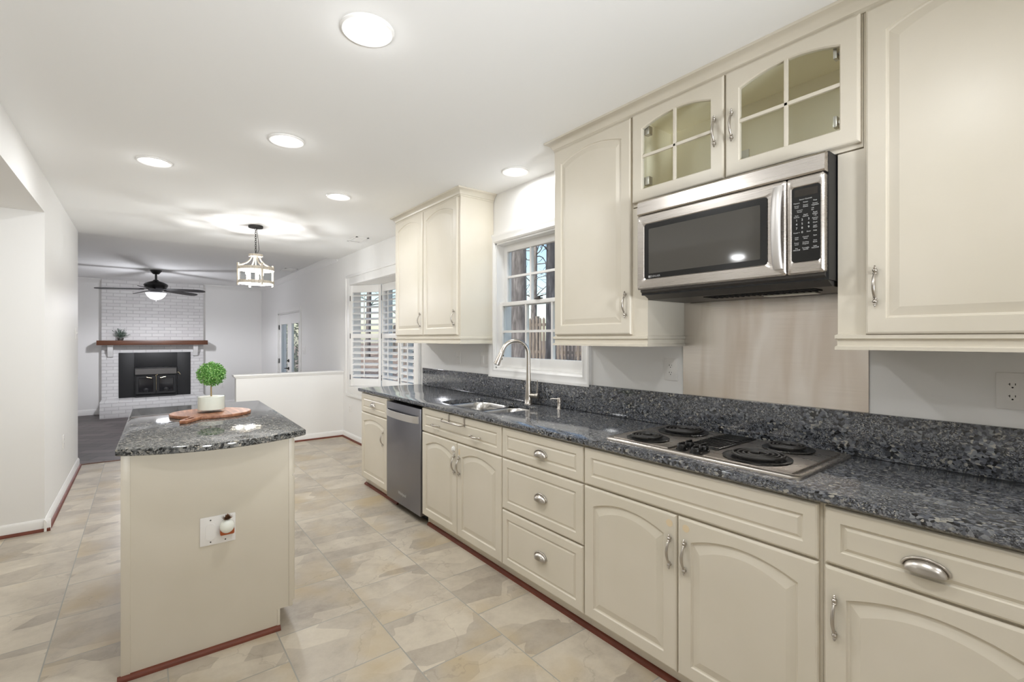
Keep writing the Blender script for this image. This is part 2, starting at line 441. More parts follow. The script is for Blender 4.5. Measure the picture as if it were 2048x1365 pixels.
# baseboards and red-brown shoe moulding
def base_run(name, shoe, T, ln, h=0.085):
    b = MB(T); b.loops([[(0, 0, 0), (0, 0, .014), (0, h - .02, .014), (0, h - .008, .009), (0, h, .004), (0, h, 0)], [(ln, 0, 0), (ln, 0, .014), (ln, h - .02, .014), (ln, h - .008, .009), (ln, h, .004), (ln, h, 0)]])
    struct(b.build(name, 'trim'))
    if shoe:
        q = [(0, 0)] + [(math.cos(a) * .019, math.sin(a) * .019) for a in (0, PI / 8, PI / 4, 3 * PI / 8, PI / 2)]
        b = MB(T); b.loops([[(0, v, .014 + n) for n, v in q], [(ln, v, .014 + n) for n, v in q]])
        struct(b.build(shoe, 'shoe'))
base_run('baseboard_left', 'trim_2', LW(4.763 - .033, 0, XL), 2.255)
base_run('baseboard_return', 'trim_3', BW(XW, 0, 4.763), XL - XW + .033)
base_run('baseboard_half', 'trim_4', BW(-1.335, 0, 6.81), 1.335)
base_run('baseboard_right', 'trim_5', RW(6.81, 0, 0), 2.4)
base_run('baseboard_back', None, BW(XW, FZ, YB), -XW - 0.002, 0.11)
base_run('baseboard_family', None, RW(YB, FZ, 0), YB - 11.02, 0.11)
b = MB(); b.box(XL, -1.365, 6.985, 7.03, -0.01, 0.006, 0.003); struct(b.build('trim_6', 'mantelwood'), 'wood edge at the step down')

# crown moulding in the family room
cp = [(0, -.085), (.008, -.085), (.012, -.07), (.03, -.045), (.055, -.02), (.07, -.012), (.07, 0), (0, 0)]
b = MB(); b.loops([[(-d, 7.06, ZF + z) for d, z in cp], [(-d, YB - d, ZF + z) for d, z in cp], [(XW, YB - d, ZF + z) for d, z in cp]])
struct(b.build('trim_7', 'trim'), 'white crown moulding in the family room')

# ------------------------------------------------------------------ kitchen window
def casing(Y0, Y1, Z0, Z1, wd, name, label):
    b = MB()
    prof = [(0, .0), (0, .012), (.012, .02), (.03, .016), (.05, .022), (wd - .012, .026), (wd, .026), (wd, 0)]
    pts = lambda d, n: [(-n, Y0 - d, Z0 - d), (-n, Y1 + d, Z0 - d), (-n, Y1 + d, Z1 + d), (-n, Y0 - d, Z1 + d)]
    b.loops([pts(d, n) for d, n in prof], ring=True)
    return struct(b.build(name, 'trim'), label)
casing(WY0, WY1, WZ0, WZ1, 0.07, 'trim_8', 'white casing around the window over the sink')
win = bpy.data.objects.new('window_1', None); COL.objects.link(win); win.location = (0.06, (WY0 + WY1) / 2, WZ0)
struct(win, 'white double hung window over the sink')
b = MB()                                                     # jamb lining
b.box(0, .15, WY0, WY0 + .012, WZ0, WZ1); b.box(0, .15, WY1 - .012, WY1, WZ0, WZ1); b.box(0, .15, WY0, WY1, WZ1 - .012, WZ1); b.box(0, .15, WY0, WY1, WZ0, WZ0 + .012)
b.build('window_frame', 'trim', win)
def sash(x0, x1, z0, z1, bot, top, st, name):
    y0, y1 = WY0 + .012, WY1 - .012
    b = MB(); b.box(x0, x1, y0, y0 + st, z0, z1, .003); b.box(x0, x1, y1 - st, y1, z0, z1, .003)
    b.box(x0, x1, y0 + st, y1 - st, z0, z0 + bot, .003); b.box(x0, x1, y0 + st, y1 - st, z1 - top, z1, .003)
    zm = (z0 + bot + z1 - top) / 2
    b.box(x0 + .006, x1 - .006, y0 + st, y1 - st, zm - .009, zm + .009)
    for q in (1, 2):
        ym = y0 + st + (y1 - y0 - 2 * st) * q / 3
        b.box(x0 + .004, x1 - .004, ym - .009, ym + .009, z0 + bot, z1 - top)
    o = b.build(name, 'trim', win)
    xm = (x0 + x1) / 2
    MB().box(xm - .002, xm + .002, y0 + st, y1 - st, z0 + bot, z1 - top).build('pane', 'glass', o, 0)
    return o
s1 = sash(.03, .065, WZ0 + .012, 1.672, .078, .03, .035, 'lower_sash')
s2 = sash(.075, .11, 1.64, WZ1 - .012, .035, .055, .04, 'upper_sash')
b = MB(); b.box(.02, .05, 2.60, 2.66, 1.672, 1.682, .003); b.cyl((.035, 2.63, 1.682), (.035, 2.63, 1.694), .012); b.tube([(.035, 2.63, 1.69), (.03, 2.60, 1.694), (.03, 2.585, 1.694)], .005, 8)
b.build('sash_lock', 'iron', s1)

# ------------------------------------------------------------------ bay window with shutters
A, B_, C_, D_ = (0.0, BY1), (0.29, 6.12), (0.29, 4.982), (0.0, BY0)
b = MB()                                                     # flat casing with outer bead
for d0, d1, n in ((0.0, 0.10, .016), (.10, .135, .028)):
    for (y0, y1, z0, z1) in [(BY0 - d1, BY0 - d0, BZ0 - d1, BZ1 + d1), (BY1 + d0, BY1 + d1, BZ0 - d1, BZ1 + d1), (BY0 - d0, BY1 + d0, BZ1 + d0, BZ1 + d1), (BY0 - d0, BY1 + d0, BZ0 - d1, BZ0 - d0)]:
        b.box(-n, 0.0, y0, y1, z0, z1, .003)
struct(b.build('trim_9', 'trim'), 'white casing around the bay window')
bay = bpy.data.objects.new('window_2', None); COL.objects.link(bay); bay.location = (0.2, 5.55, BZ0)
struct(bay, 'bay window behind white shutters')
out = [(0.02, 6.70), (0.42, 6.20), (0.42, 4.90), (0.02, 4.40)]
b = MB(); b.prism([(0, BY1), B_, C_, (0, BY0)] , lambda p: (p[0], p[1], BZ1 - .004), lambda p: (p[0], p[1], BZ1 + .018)); b.prism(out, lambda p: (p[0], p[1], BZ1 + .02), lambda p: (p[0], p[1], BZ1 + .2)); b.build('bay_head', 'trim', bay, 0)
b = MB(); b.prism([(0, BY1), B_, C_, (0, BY0)], lambda p: (p[0], p[1], BZ0 - .018), lambda p: (p[0], p[1], BZ0 + .004)); b.prism(out, lambda p: (p[0], p[1], BZ0 - .3), lambda p: (p[0], p[1], BZ0 - .02)); b.build('window_sill', 'trim', bay, 0)
def seg_frame(P, Q):
    P, Q = Vector((*P, 0)), Vector((*Q, 0)); d = (Q - P).normalized(); nrm = Vector((0, 0, 1)).cross(d)
    ln = (Q - P).length
    return lambda u, v, n: P + d * u + nrm * n + Vector((0, 0, v)), ln
for P, Q in ((out[0], out[1]), (out[1], out[2]), (out[2], out[3])):
    T, ln = seg_frame(P, Q); b = MB(T)
    b.box(0, .05, BZ0, BZ1, -.03, .03); b.box(ln - .05, ln, BZ0, BZ1, -.03, .03); b.box(.05, ln - .05, BZ0, BZ0 + .06, -.03, .03); b.box(.05, ln - .05, BZ1 - .06, BZ1, -.03, .03); b.box(.05, ln - .05, 1.40, 1.44, -.03, .03)
    if ln > 1: b.box(ln / 2 - .02, ln / 2 + .02, BZ0, BZ1, -.03, .03)
    o = b.build('bay_sash', 'trim', bay, 0)
    MB(T).box(.05, ln - .05, BZ0 + .06, BZ1 - .06, -.002, .002).build('pane', 'glass', o, 0)
def shutter(P, Q, label, rods=(0.5,)):
    T, ln = seg_frame(P, Q); mid = T(ln / 2, 0, 0)
    r = thing('plantation_shutter', label, 'shutter', (mid.x, mid.y, BZ0), 'white shutters in the bay window')
    z0, z1 = BZ0 + .006, BZ1 - .006; st, zt, zb = .052, .10, .105; zm = 1.42; t = .014
    b = MB(T); b.box(.012, st, z0, z1, -t, t, .003); b.box(ln - st, ln - .012, z0, z1, -t, t, .003)
    b.box(st, ln - st, z1 - zt, z1, -t, t, .003); b.box(st, ln - st, z0, z0 + zb, -t, t, .003); b.box(st, ln - st, zm - .03, zm + .03, -t, t, .003)
    b.build('shutter_frame', 'trim', r)
    b = MB(T)
    for (za, zb_) in ((z0 + zb, zm - .03), (zm + .03, z1 - zt)):
        nl = round((zb_ - za) / .083); ph = (zb_ - za) / nl; a = math.radians(25)
        for i in range(nl):
            zc = za + ph * (i + .5); hw = .040
            prof = [(hw * math.cos(q), .0055 * math.sin(q)) for q in [2 * PI * j / 12 for j in range(12)]]
            pr = [(x * math.cos(a) - y * math.sin(a), x * math.sin(a) + y * math.cos(a)) for x, y in prof]
            b.loops([[(st + .003, zc + y, x) for x, y in pr], [(ln - st - .003, zc + y, x) for x, y in pr]])
    b.build('louvers', 'trim', r, 40)
    for (za, zb_) in ((z0 + zb + .02, zm - .05), (zm + .05, z1 - zt - .02)):
        b = MB(T); b.box(ln / 2 - .006, ln / 2 + .006, za, zb_, -.047, -.037, .002); b.build('tilt_rod', 'trim', r)
    for zh in (z0 + .12, zm, z1 - .18):
        b = MB(T); b.box(.009, .016, zh - .035, zh + .035, -t - .005, -t + .002); b.build('hinge', 'iron', r)
    return r
shutter(A, B_, 'white louvered shutter on the far angled side of the bay')
shutter(B_, (0.29, 5.553), 'white louvered shutter in the middle of the bay, farther from the sink')
shutter((0.29, 5.549), C_, 'white louvered shutter in the middle of the bay, next to the cabinet edge')
shutter(C_, D_, 'white louvered shutter on the near angled side of the bay, behind the tall cabinet')

# ------------------------------------------------------------------ french doors
fd = bpy.data.objects.new('door_1', None); COL.objects.link(fd); fd.location = (.04, (DY0 + DY1) / 2, FZ); struct(fd, 'white french doors with tall glass panes')
b = MB(); wd = .08
b.box(-.02, .0, DY0 - wd, DY0, FZ, DZ1 + wd, .004); b.box(-.02, 0, DY1, DY1 + wd, FZ, DZ1 + wd, .004); b.box(-.02, 0, DY0, DY1, DZ1, DZ1 + wd, .004)
b.box(0, .15, DY0, DY0 + .02, FZ, DZ1); b.box(0, .15, DY1 - .02, DY1, FZ, DZ1); b.box(0, .15, DY0, DY1, DZ1 - .02, DZ1)
b.build('door_frame', 'trim', fd)
ym = 10.02
for (y0, y1, side) in ((ym + .003, DY1 - .022, 1), (DY0 + .022, ym - .003, -1)):
    b = MB(); st = .15; zt, zb = DZ1 - .022, FZ + .01
    b.box(.02, .06, y0, y0 + st, zb, zt); b.box(.02, .06, y1 - st, y1, zb, zt); b.box(.02, .06, y0 + st, y1 - st, zt - .20, zt); b.box(.02, .06, y0 + st, y1 - st, zb, zb + .25)
    for (a_, c_) in ((y0 + st - .015, y0 + st + .012), (y1 - st - .012, y1 - st + .015)): b.box(.012, .02, a_, c_, zb + .235, zt - .185)
    leaf = b.build('door_leaf', 'trim', fd, 0)
    MB().box(.038, .042, y0 + st, y1 - st, zb + .25, zt - .20).build('pane', 'glass', leaf, 0)
    if side > 0:
        b = MB(); b.lathe([(.028, 0), (.028, .012), (.012, .02), (.012, .05)], (.02, y0 + .07, .80), (-1, 0, 0), 16); b.tube([(-.03, y0 + .07, .80), (-.035, y0 + .10, .80), (-.033, y0 + .19, .795)], .009, 8); b.build('door_handle', 'iron', leaf)
        b = MB(); b.lathe([(.03, 0), (.03, .015), (.014, .02), (.014, .035)], (.02, y0 + .07, .95), (-1, 0, 0), 16); b.build('deadbolt', 'iron', leaf)
        for zh in (.30, .92, 1.62):
            MB().box(.0, .02, y1 + .002, y1 + .024, zh - .05, zh + .05, .002).build('hinge', 'iron', leaf)

# ------------------------------------------------------------------ cabinet kit
def arch_loop(u0, u1, v0, v1, rise, n, K=16):
    L = [(u0, v0, n), (u1, v0, n)]
    for i in range(K + 1):
        q = i / K
        L.append((u1 + (u0 - u1) * q, v1 - rise * (2 * q - 1) ** 2, n))
    return L
def slab_edge(w, h, t):
    return [arch_loop(0, w, 0, h, 0, 0), arch_loop(0, w, 0, h, 0, t - .007), arch_loop(.003, w - .003, .003, h - .003, 0, t - .002), arch_loop(.008, w - .008, .008, h - .008, 0, t)]
def door_mesh(T, w, h, rise=.04, st=.056, rt=.045, t=.019):
    b = MB(T); L = slab_edge(w, h, t)
    def ins(d, n): return arch_loop(st + d, w - st - d, rt + .008 + d, h - rt - d, rise, n)
    L += [ins(0, t), ins(.003, t - .0065), ins(.008, t - .0075), ins(.036, t - .001)]
    return b.loops(L)
def front_mesh(T, w, h, t=.019):                             # drawer front with a small raised panel
    m_ = .042 if h < .2 else .045
    b = MB(T); L = slab_edge(w, h, t)
    def ins(d, n): return arch_loop(m_ + d, w - m_ - d, m_ + d, h - m_ - d, 0, n)
    L += [ins(0, t), ins(.003, t - .006), ins(.007, t - .007), ins(.017, t - .002)]
    return b.loops(L)
def glass_door_mesh(T, w, h, rise, st, rt, t=.02):
    b = MB(T); L = slab_edge(w, h, t)
    L += [arch_loop(st, w - st, st, h - rt, rise, t), arch_loop(st + .004, w - st - .004, st + .004, h - rt - .004, rise, t - .005), arch_loop(st + .004, w - st - .004, st + .004, h - rt - .004, rise, 0)]
    b.loops(L, ring=True)
    zm = st + (h - rt - rise - st) * .54
    b.box(w / 2 - .007, w / 2 + .007, st, h - rt - .002, .006, t - .003, .002); b.box(st, w - st, zm - .007, zm + .007, .006, t - .003, .002)
    return b
def pull(parent, T, uc, vc, n0=.019, horiz=False, L=.128):
    def P(a, n): return (uc + a, vc, n0 + n) if horiz else (uc, vc + a, n0 + n)
    ax = (1, 0, 0) if horiz else (0, 1, 0); neg = tuple(-q for q in ax)
    b = MB(T); h = L * .34
    pts = []; rs = []
    for i in range(13):
        q = -1 + i / 6
        pts.append(P(q * h, .011 + .017 * math.cos(q * PI / 2) ** .8)); rs.append(.0034 + .0022 * math.cos(q * PI / 2))
    b.tube(pts, rs, 10)
    for s in (1, -1):
        prof = [(.0035, -.004), (.0062, -.002), (.0062, .002), (.004, .004), (.007, .008), (.0075, .011), (.006, .014), (.0032, .016), (.0048, .018), (.0048, .020), (.0026, .022), (.0034, .0245), (.0012, .027)]
        b.lathe(prof, P(s * (h - .002), .011), ax if s > 0 else neg, 14)
        b.cyl(P(s * (h + .008), 0), P(s * (h + .008), .011), .0045, 10)
    return b.build('handle', 'nickel', parent, 45)
def cup(parent, T, uc, vc, n0=.019, a=.043, bh=.026, c=.024):
    b = MB(T); U, V = 18, 7
    outer = [[(uc - a * math.cos(PI * i / U), vc - .010 + bh * math.sin(PI * i / U) * math.cos(PI / 2 * j / V) - .006 * (j / V), n0 + c * math.sin(PI * i / U) ** .7 * math.sin(PI / 2 * j / V)) for i in range(U + 1)] for j in range(V + 1)]
    inner = [[(uc + (x - uc) * .93, vc - .010 + (y - vc + .010) * .9 - .0004, n0 + (z - n0) * .9) for x, y, z in row] for row in outer]
    b.loops(outer + inner[::-1], close=False, cap0=False, cap1=False)
    b.tube([(uc - (a + .003) * math.cos(PI * i / U), vc - .010 + (bh + .003) * math.sin(PI * i / U), n0 + .002) for i in range(U + 1)], .0035, 8)
    return b.build('cup_pull', 'nickel', parent, 50)
XB, XU = -.6095, -.316                                       # face frame planes of base and wall cabinets
def door(parent, y1, y0, z0, z1, xf, rise=.04, name='door'):
    T = RW(y1, z0, xf); return door_mesh(T, y1 - y0, z1 - z0, rise).build(name, 'cab', parent, 9), T
def drawer(parent, y1, y0, z0, z1, name='drawer'):
    T = RW(y1, z0, XB); return front_mesh(T, y1 - y0, z1 - z0).build(name, 'cab', parent, 9), T
def base_body(parent, y1, y0, z0=.10):
    b = MB(); b.box(XB, -.005, y0, y1, z0, .8835); b.box(-.575, -.005, y0, y1, .0, z0)
    return b.build('cabinet_body', 'cab', parent, 0)
DT, DB = (.7024, .8726), (.086, .6943)

# small end cabinet next to the bay
c = thing('base_cabinet', 'cream base cabinet with one drawer and one arched door, between dishwasher and bay window', 'cabinet', (-.3, 4.115, 0), 'cream base cabinets')
base_body(c, 4.430, 3.8165)
d, T = drawer(c, 4.412, 3.822, *DT); cup(d, T, .285, .085)
d, T = door(c, 4.412, 3.822, *DB, XB, .035); pull(d, T, .520, .435)
# sink base
c = thing('base_cabinet', 'cream sink base cabinet with a false front, two small bow handles and two arched doors', 'cabinet', (-.3, 2.69, 0), 'cream base cabinets')
b = MB(); b.box(XB, -.59, 2.1955, 3.1835, .10, .8835); b.box(-.59, -.005, 2.1955, 2.2135, .10, .8835); b.box(-.59, -.005, 3.1655, 3.1835, .10, .8835); b.box(-.59, -.005, 2.2135, 3.1655, .10, .12); b.box(-.575, -.005, 2.1955, 3.1835, 0, .10)
b.build('cabinet_body', 'cab', c, 0)
d, T = drawer(c, 3.180, 2.199, *DT, 'false_front'); pull(d, T, .215, .068, .019, True, .115); pull(d, T, .720, .068, .019, True, .115)
d, T = door(c, 3.180, 2.6905, *DB, XB); pull(d, T, .468, .465)
b = MB(T); b.lathe([(.019, 0), (.019, .004), (.012, .006), (.011, .013), (.006, .014)], (.452, .563, .019), (0, 0, 1), 20); b.lathe([(.0045, 0), (.0045, .004)], (.462, .535, .019), (0, 0, 1), 10)
o = b.build('child_lock', 'white', d); o['label'] = 'white round child lock'
d, T = door(c, 2.6845, 2.199, *DB, XB); pull(d, T, .034, .465)
b = MB(T); b.box(.020, .036, .535, .575, .0189, .0194, .0002); b.build('adhesive_mark', 'sticker', d)
tw = thing('towel_bar', 'small metal over the drawer towel bar hooked on the sink false front', 'towel bar', (-.64, 2.70, .83))
for y in (2.788, 2.594):
    b = MB(); b.box(-.632, -.6295, y - .008, y + .008, .815, .8750); b.box(-.632, -.606, y - .008, y + .008, .8735, .8755); b.build('hook', 'nickel', tw)
b = MB(); b.tube([(-.634, 2.594, .822), (-.655, 2.594, .822), (-.662, 2.603, .822), (-.662, 2.83, .822), (-.658, 2.845, .826), (-.645, 2.85, .836)], .0055, 10); b.build('bar', 'nickel', tw)
# drawer base
c = thing('base_cabinet', 'cream base cabinet with three stacked drawers', 'cabinet', (-.3, 1.87, 0), 'cream base cabinets')
base_body(c, 2.1945, 1.5525)
for z0, z1, vv in ((*DT, .082), (.4085, .6943, .145), (.086, .4005, .165)):
    d, T = drawer(c, 2.190, 1.5565, z0, z1); cup(d, T, .335, vv)
# cooktop base
c = thing('base_cabinet', 'cream base cabinet under the cooktop with a long false front and two arched doors', 'cabinet', (-.3, 1.06, 0), 'cream base cabinets')
base_body(c, 1.5515, .5645)
drawer(c, 1.5475, .5725, *DT, 'false_front')
d, T = door(c, 1.5475, 1.0615, *DB, XB); pull(d, T, .461, .463)
b = MB(T); b.lathe([(.0145, 0), (.0145, .0008)], (.456, .571, .0188), (0, 0, 1), 20); b.build('adhesive_mark', 'sticker', d)
d, T = door(c, 1.0560, .5725, *DB, XB); pull(d, T, .034, .463)
b = MB(T); b.lathe([(.0145, 0), (.0145, .0008)], (.036, .571, .0188), (0, 0, 1), 20); b.build('adhesive_mark', 'sticker', d)
# nearest base cabinet
c = thing('base_cabinet', 'cream base cabinet with a wide cup pull drawer over one arched door, nearest the camera', 'cabinet', (-.3, .15, 0), 'cream base cabinets')
base_body(c, .5635, -.40)
d, T = drawer(c, .5555, .060, *DT); cup(d, T, .236, .076, a=.046)
d, T = door(c, .5555, .060, *DB, XB); pull(d, T, .030, .464)
door(c, .050, -.39, *DB, XB); drawer(c, .050, -.39, *DT)
# toe kick and shoe along the run
q = [(0, 0)] + [(math.cos(a) * .02, math.sin(a) * .02) for a in (0, PI / 8, PI / 4, 3 * PI / 8, PI / 2)]
for nm, y1, y0 in (('trim_10', 3.165, -.4), ('trim_11', 4.425, 3.70)):
    b = MB(RW(y1, 0, -.5755)); b.loops([[(0, v, n) for n, v in q], [(y1 - y0, v, n) for n, v in q]]); struct(b.build(nm, 'shoe'), 'red brown shoe moulding along the base cabinets')

# ------------------------------------------------------------------ dishwasher
c = thing('dishwasher', 'stainless steel dishwasher with a curved bar handle', 'dishwasher', (-.3, 3.5, 0))
MB().box(-.575, -.01, 3.200, 3.805, .04, .860).build('tub', 'black', c, 0)
MB().box(-.55, -.10, 3.195, 3.81, .0, .10).build('kick_plate', 'dark', c, 0)
T = RW(3.808, .058, -.575); W_, H_ = .612, .800
MB(T).box(0, W_, 0, H_, 0, .06, .006).build('door', 'dwsteel', c)
b = MB(T)
sec = [(-.026, 0), (.026, 0), (.026, .008), (-.026, .008)]
L = []
for i in range(17):
    q = -1 + i / 8; u = W_ / 2 + q * (W_ / 2 - .022); bow = .045 * (1 - q * q) ** .5 if abs(q) < 1 else 0
    L.append([(u, .715 + v, .060 + bow * .8 + n) for v, n in sec])
b.loops(L); o = b.build('handle', 'satin', c); o['label'] = 'pale curved bar handle'
b = MB(T); b.text('Whirlpool', .30, .088, .0602, .034); b.build('logo', 'letter', c, 0)

# ------------------------------------------------------------------ worktop, sink, tap
def flat_with_hole(b, outer, inner, z0, z1, ch=.006):
    """slab with a rounded outer edge and one hole"""
    cx_ = sum(p[0] for p in outer) / len(outer); cy_ = sum(p[1] for p in outer) / len(outer)
    def inset(p, d): return (p[0] + (d if p[0] < cx_ else -d), p[1] + (d if p[1] < cy_ else -d))
    rings = [[(*inset(p, ch), z0) for p in outer], [(*p, z0 + ch) for p in outer], [(*p, z1 - ch) for p in outer], [(*inset(p, ch * .3), z1 - ch * .3) for p in outer], [(*inset(p, ch), z1) for p in outer]]
    rows = [[b.bm.verts.new(p) for p in r] for r in rings]; n = len(outer)
    for a, c_ in zip(rows, rows[1:]):
        for i in range(n): b.bm.faces.new((a[i], a[(i + 1) % n], c_[(i + 1) % n], c_[i]))
    h0 = [b.bm.verts.new((*p, z0)) for p in inner]; h1 = [b.bm.verts.new((*p, z1)) for p in inner]; m_ = len(inner)
    for i in range(m_): b.bm.faces.new((h0[i], h0[(i + 1) % m_], h1[(i + 1) % m_], h1[i]))
    for ring, hole in ((rows[0], h0), (rows[-1], h1)):
        es = []
        for lp in (ring, hole):
            for i in range(len(lp)):
                e = b.bm.edges.get((lp[i], lp[(i + 1) % len(lp)])) or b.bm.edges.new((lp[i], lp[(i + 1) % len(lp)])); es.append(e)
        bmesh.ops.triangle_fill(b.bm, edges=es, use_beauty=True)
def rrect(x0, x1, y0, y1, r, K=6):
    P = []
    for cx_, cy_, a0 in ((x1 - r, y1 - r, 0), (x0 + r, y1 - r, PI / 2), (x0 + r, y0 + r, PI), (x1 - r, y0 + r, 3 * PI / 2)):
        for i in range(K + 1):
            a = a0 + PI / 2 * i / K; P.append((cx_ + r * math.cos(a), cy_ + r * math.sin(a)))
    return P
top = thing('countertop', 'long blue grey granite countertop along the window wall', 'countertop', (-.32, 2.0, .884))
b = MB(); flat_with_hole(b, [(-.645, -.4), (-.001, -.4), (-.001, 4.456), (-.645, 4.456)], rrect(-.530, -.125, 2.385, 3.125, .10), .884, .914)
b.build('worktop', 'granite', top, 40)
MB().box(-.02, -.001, -.4, 4.356, .9142, 1.087, .002).build('backsplash', 'granite', top)
sk = thing('kitchen_sink', 'double bowl stainless steel sink set under the granite', 'sink', (-.33, 2.75, .70))
def bowl(x0, x1, y0, y1, r, depth):
    b = MB(); z = .8835; L = []
    for d, dz, rr in ((-.018, 0, r), (0, 0, r), (.004, -.006, r), (.012, -.06, r), (.016, -depth + .05, r), (.03, -depth + .015, r * .8), (.06, -depth, r * .6)):
        L.append([(x, y, z + dz) for x, y in rrect(x0 + d, x1 - d, y0 + d, y1 - d, max(rr - d * .5, .02))])
    b.loops(L, cap0=False)
    o = b.build('bowl', 'sinksteel', sk, 50)
    xm, ym_ = (x0 + x1) / 2, (y0 + y1) / 2
    MB().lathe([(.045, .0005), (.045, .003), (.036, .004), (.03, .001)], (xm, ym_, z - depth), (0, 0, 1), 20).build('drain', 'chrome', o)
bowl(-.522, -.133, 2.735, 3.105, .10, .20)
bowl(-.522, -.133, 2.405, 2.690, .09, .17)
fc = thing('kitchen_faucet', 'brushed nickel gooseneck faucet with a pull down spray head', 'faucet', (-.078, 2.612, .914))
d2 = Vector((-.205, .085, 0)).normalized(); base = Vector((-.078, 2.612, 0))
b = MB(); b.lathe([(.03, .9142), (.03, .918), (.027, .921), (.0255, .96), (.022, 1.02), (.0165, 1.10), (.0145, 1.20)], base, (0, 0, 1), 24)
rad = .098; zc = 1.268; pts = [base + Vector((0, 0, 1.19)), base + Vector((0, 0, 1.24))]
for i in range(0, 15):
    a = PI * .90 * i / 14; pts.append(base + d2 * (rad - rad * math.cos(a)) + Vector((0, 0, zc + rad * math.sin(a))))
b.tube(pts, .0142, 16); b.build('spout', 'nickel', fc, 60)
e_ = pts[-1]; dr = (pts[-1] - pts[-2]).normalized()
b = MB(); b.lathe([(.0145, -.002), (.0155, .0), (.0175, .03), (.0225, .105), (.0225, .108)], e_, dr, 20); sh_ = b.build('spray_head', 'nickel', fc, 60)
b = MB(); b.lathe([(.019, .1085), (.019, .1105)], e_, dr, 20); b.build('spray_face', 'black', sh_)
for q_, r_ in ((.045, .0075), (.07, .0085)):
    b = MB(); b.ball(e_ + dr * q_ + Vector((.0175, -.0085, .005)), r_, 10, 6); b.build('spray_button', 'black', sh_)
side = Vector((.32, -.95, 0)).normalized()
b = MB(); b.cyl(base + Vector((0, 0, .975)), base + side * .062 + Vector((0, 0, .975)), .019, 20); b.lathe([(.019, 0), (.0205, .002), (.0205, .017), (.018, .02)], base + side * .062 + Vector((0, 0, .975)), side, 20); hb = b.build('valve', 'nickel', fc, 50)
b = MB(); b.tube([base + side * .07 + Vector((0, 0, .99)), base + side * .074 + Vector((0, 0, 1.03)), base + side * .074 + Vector((0, 0, 1.085))], [.0055, .0045, .0035], 10); b.build('lever', 'nickel', hb)
sd_ = thing('soap_dispenser', 'small brushed nickel soap dispenser beside the faucet', 'dispenser', (-.075, 2.297, .914))
b = MB(); b.lathe([(.017, .9142), (.017, .918), (.0125, .922), (.0125, .955), (.0145, .956), (.0145, .986), (.012, .989)], (-.075, 2.297, 0), (0, 0, 1), 20); b.build('pump_body', 'nickel', sd_, 50)
b = MB(); b.tube([(-.080, 2.302, .979), (-.105, 2.33, .981), (-.115, 2.342, .977)], [.0055, .0045, .004], 8); b.build('nozzle', 'nickel', sd_)

# ------------------------------------------------------------------ cooktop
ck = thing('cooktop', 'stainless steel electric cooktop with four black coil burners', 'cooktop', (-.31, 1.06, .914))
X0, X1, Y0, Y1 = -.572, -.058, .648, 1.478
b = MB(); Lp = []
for d, z in ((0, .9142), (0, .921), (.004, .926), (.016, .928), (.026, .922)): Lp.append([(x, y, z) for x, y in rrect(X0 + d, X1 - d, Y0 + d, Y1 - d, .03)])
b.loops(Lp); b.build('frame', 'steel', ck, 40)
for (y0, y1) in ((1.160, 1.445), (.682, 1.002)):
    b = MB(); b.box(X0 + .034, X1 - .034, y0, y1, .9215, .928, .002); b.build('burner_panel', 'steel', ck)
def burner(x, y, r):
    b = MB(); b.lathe([(r + .014, .9285), (r + .016, .932), (r + .010, .9345), (r, .932), (r * .6, .929), (.02, .9285)], (x, y, 0), (0, 0, 1), 40)
    o = b.build('drip_bowl', 'black', ck, 50)
    b = MB(); pts = []; tn = 4 if r > .08 else 3.6
    for i in range(int(tn * 40) + 1):
        a = 2 * PI * i / 40; rr = .022 + (r - .030) * (i / (tn * 40)); pts.append((x + rr * math.cos(a), y + rr * math.sin(a), .9425))
    b.tube(pts, .0056, 6); b.build('coil', 'coil', o, 60)
burner(-.455, 1.318, .078); burner(-.195, 1.305, .100); burner(-.420, .852, .104); burner(-.175, .840, .080)
b = MB(); b.box(-.395, -.075, 1.012, 1.150, .922, .930, .004)
for i in range(13): b.box(-.375 + i * .0225, -.3665 + i * .0225, 1.022, 1.140, .930, .9335, .001)
b.box(-.24, -.228, 1.018, 1.144, .930, .935, .001); b.build('vent_grille', 'black', ck)
for (x, y) in ((-.500, 1.118), (-.440, 1.122), (-.515, 1.046), (-.452, 1.050)):
    b = MB(); b.lathe([(.024, .9225), (.024, .926), (.019, .928), (.0185, .943), (.016, .946)], (x, y, 0), (0, 0, 1), 22); b.box(x - .018, x + .018, y - .004, y + .004, .944, .953, .002); b.build('knob', 'black', ck, 40)

# ------------------------------------------------------------------ wall cabinets
RAIL = [(0, 1.396), (.012, 1.392), (.012, 1.380), (.002, 1.376), (.002, 1.356), (.012, 1.352), (.012, 1.341), (0, 1.341)]
def rail(parent, y1, y0, left, right):
    b = MB(); L = []
    for d, z in RAIL:
        row = []
        if left: row += [(-.003, y1 + d * .5, z), (XU - d, y1 + d * .5, z)]
        else: row += [(XU - d, y1, z)]
        if right: row += [(XU - d, y0 - d * .5, z), (-.003, y0 - d * .5, z)]
        else: row += [(XU - d, y0, z)]
        L.append(row)
    inn = [[(p[0] + (.014 if abs(p[0]) > .1 else 0), p[1] - (.014 if (left and p[1] > (y0 + y1) / 2) else 0) + (.014 if (right and p[1] < (y0 + y1) / 2) else 0), z) for p in L[0]] for z in (1.341, 1.396)]
    b.loops(L + inn, close=False, ring=True, cap0=False, cap1=False)
    b.build('light_rail', 'cab', parent, 30)
def crown(name, path_fn, label):
    prof = [(.0, 2.490), (.005, 2.490), (.006, 2.500), (.012, 2.503), (.016, 2.516), (.032, 2.532), (.048, 2.538), (.050, 2.5475), (0, 2.5475)]
    b = MB(); b.loops([path_fn(d, z) for d, z in prof], close=False, ring=True, cap0=False, cap1=False)
    return struct(b.build(name, 'cab', None, 30), label)
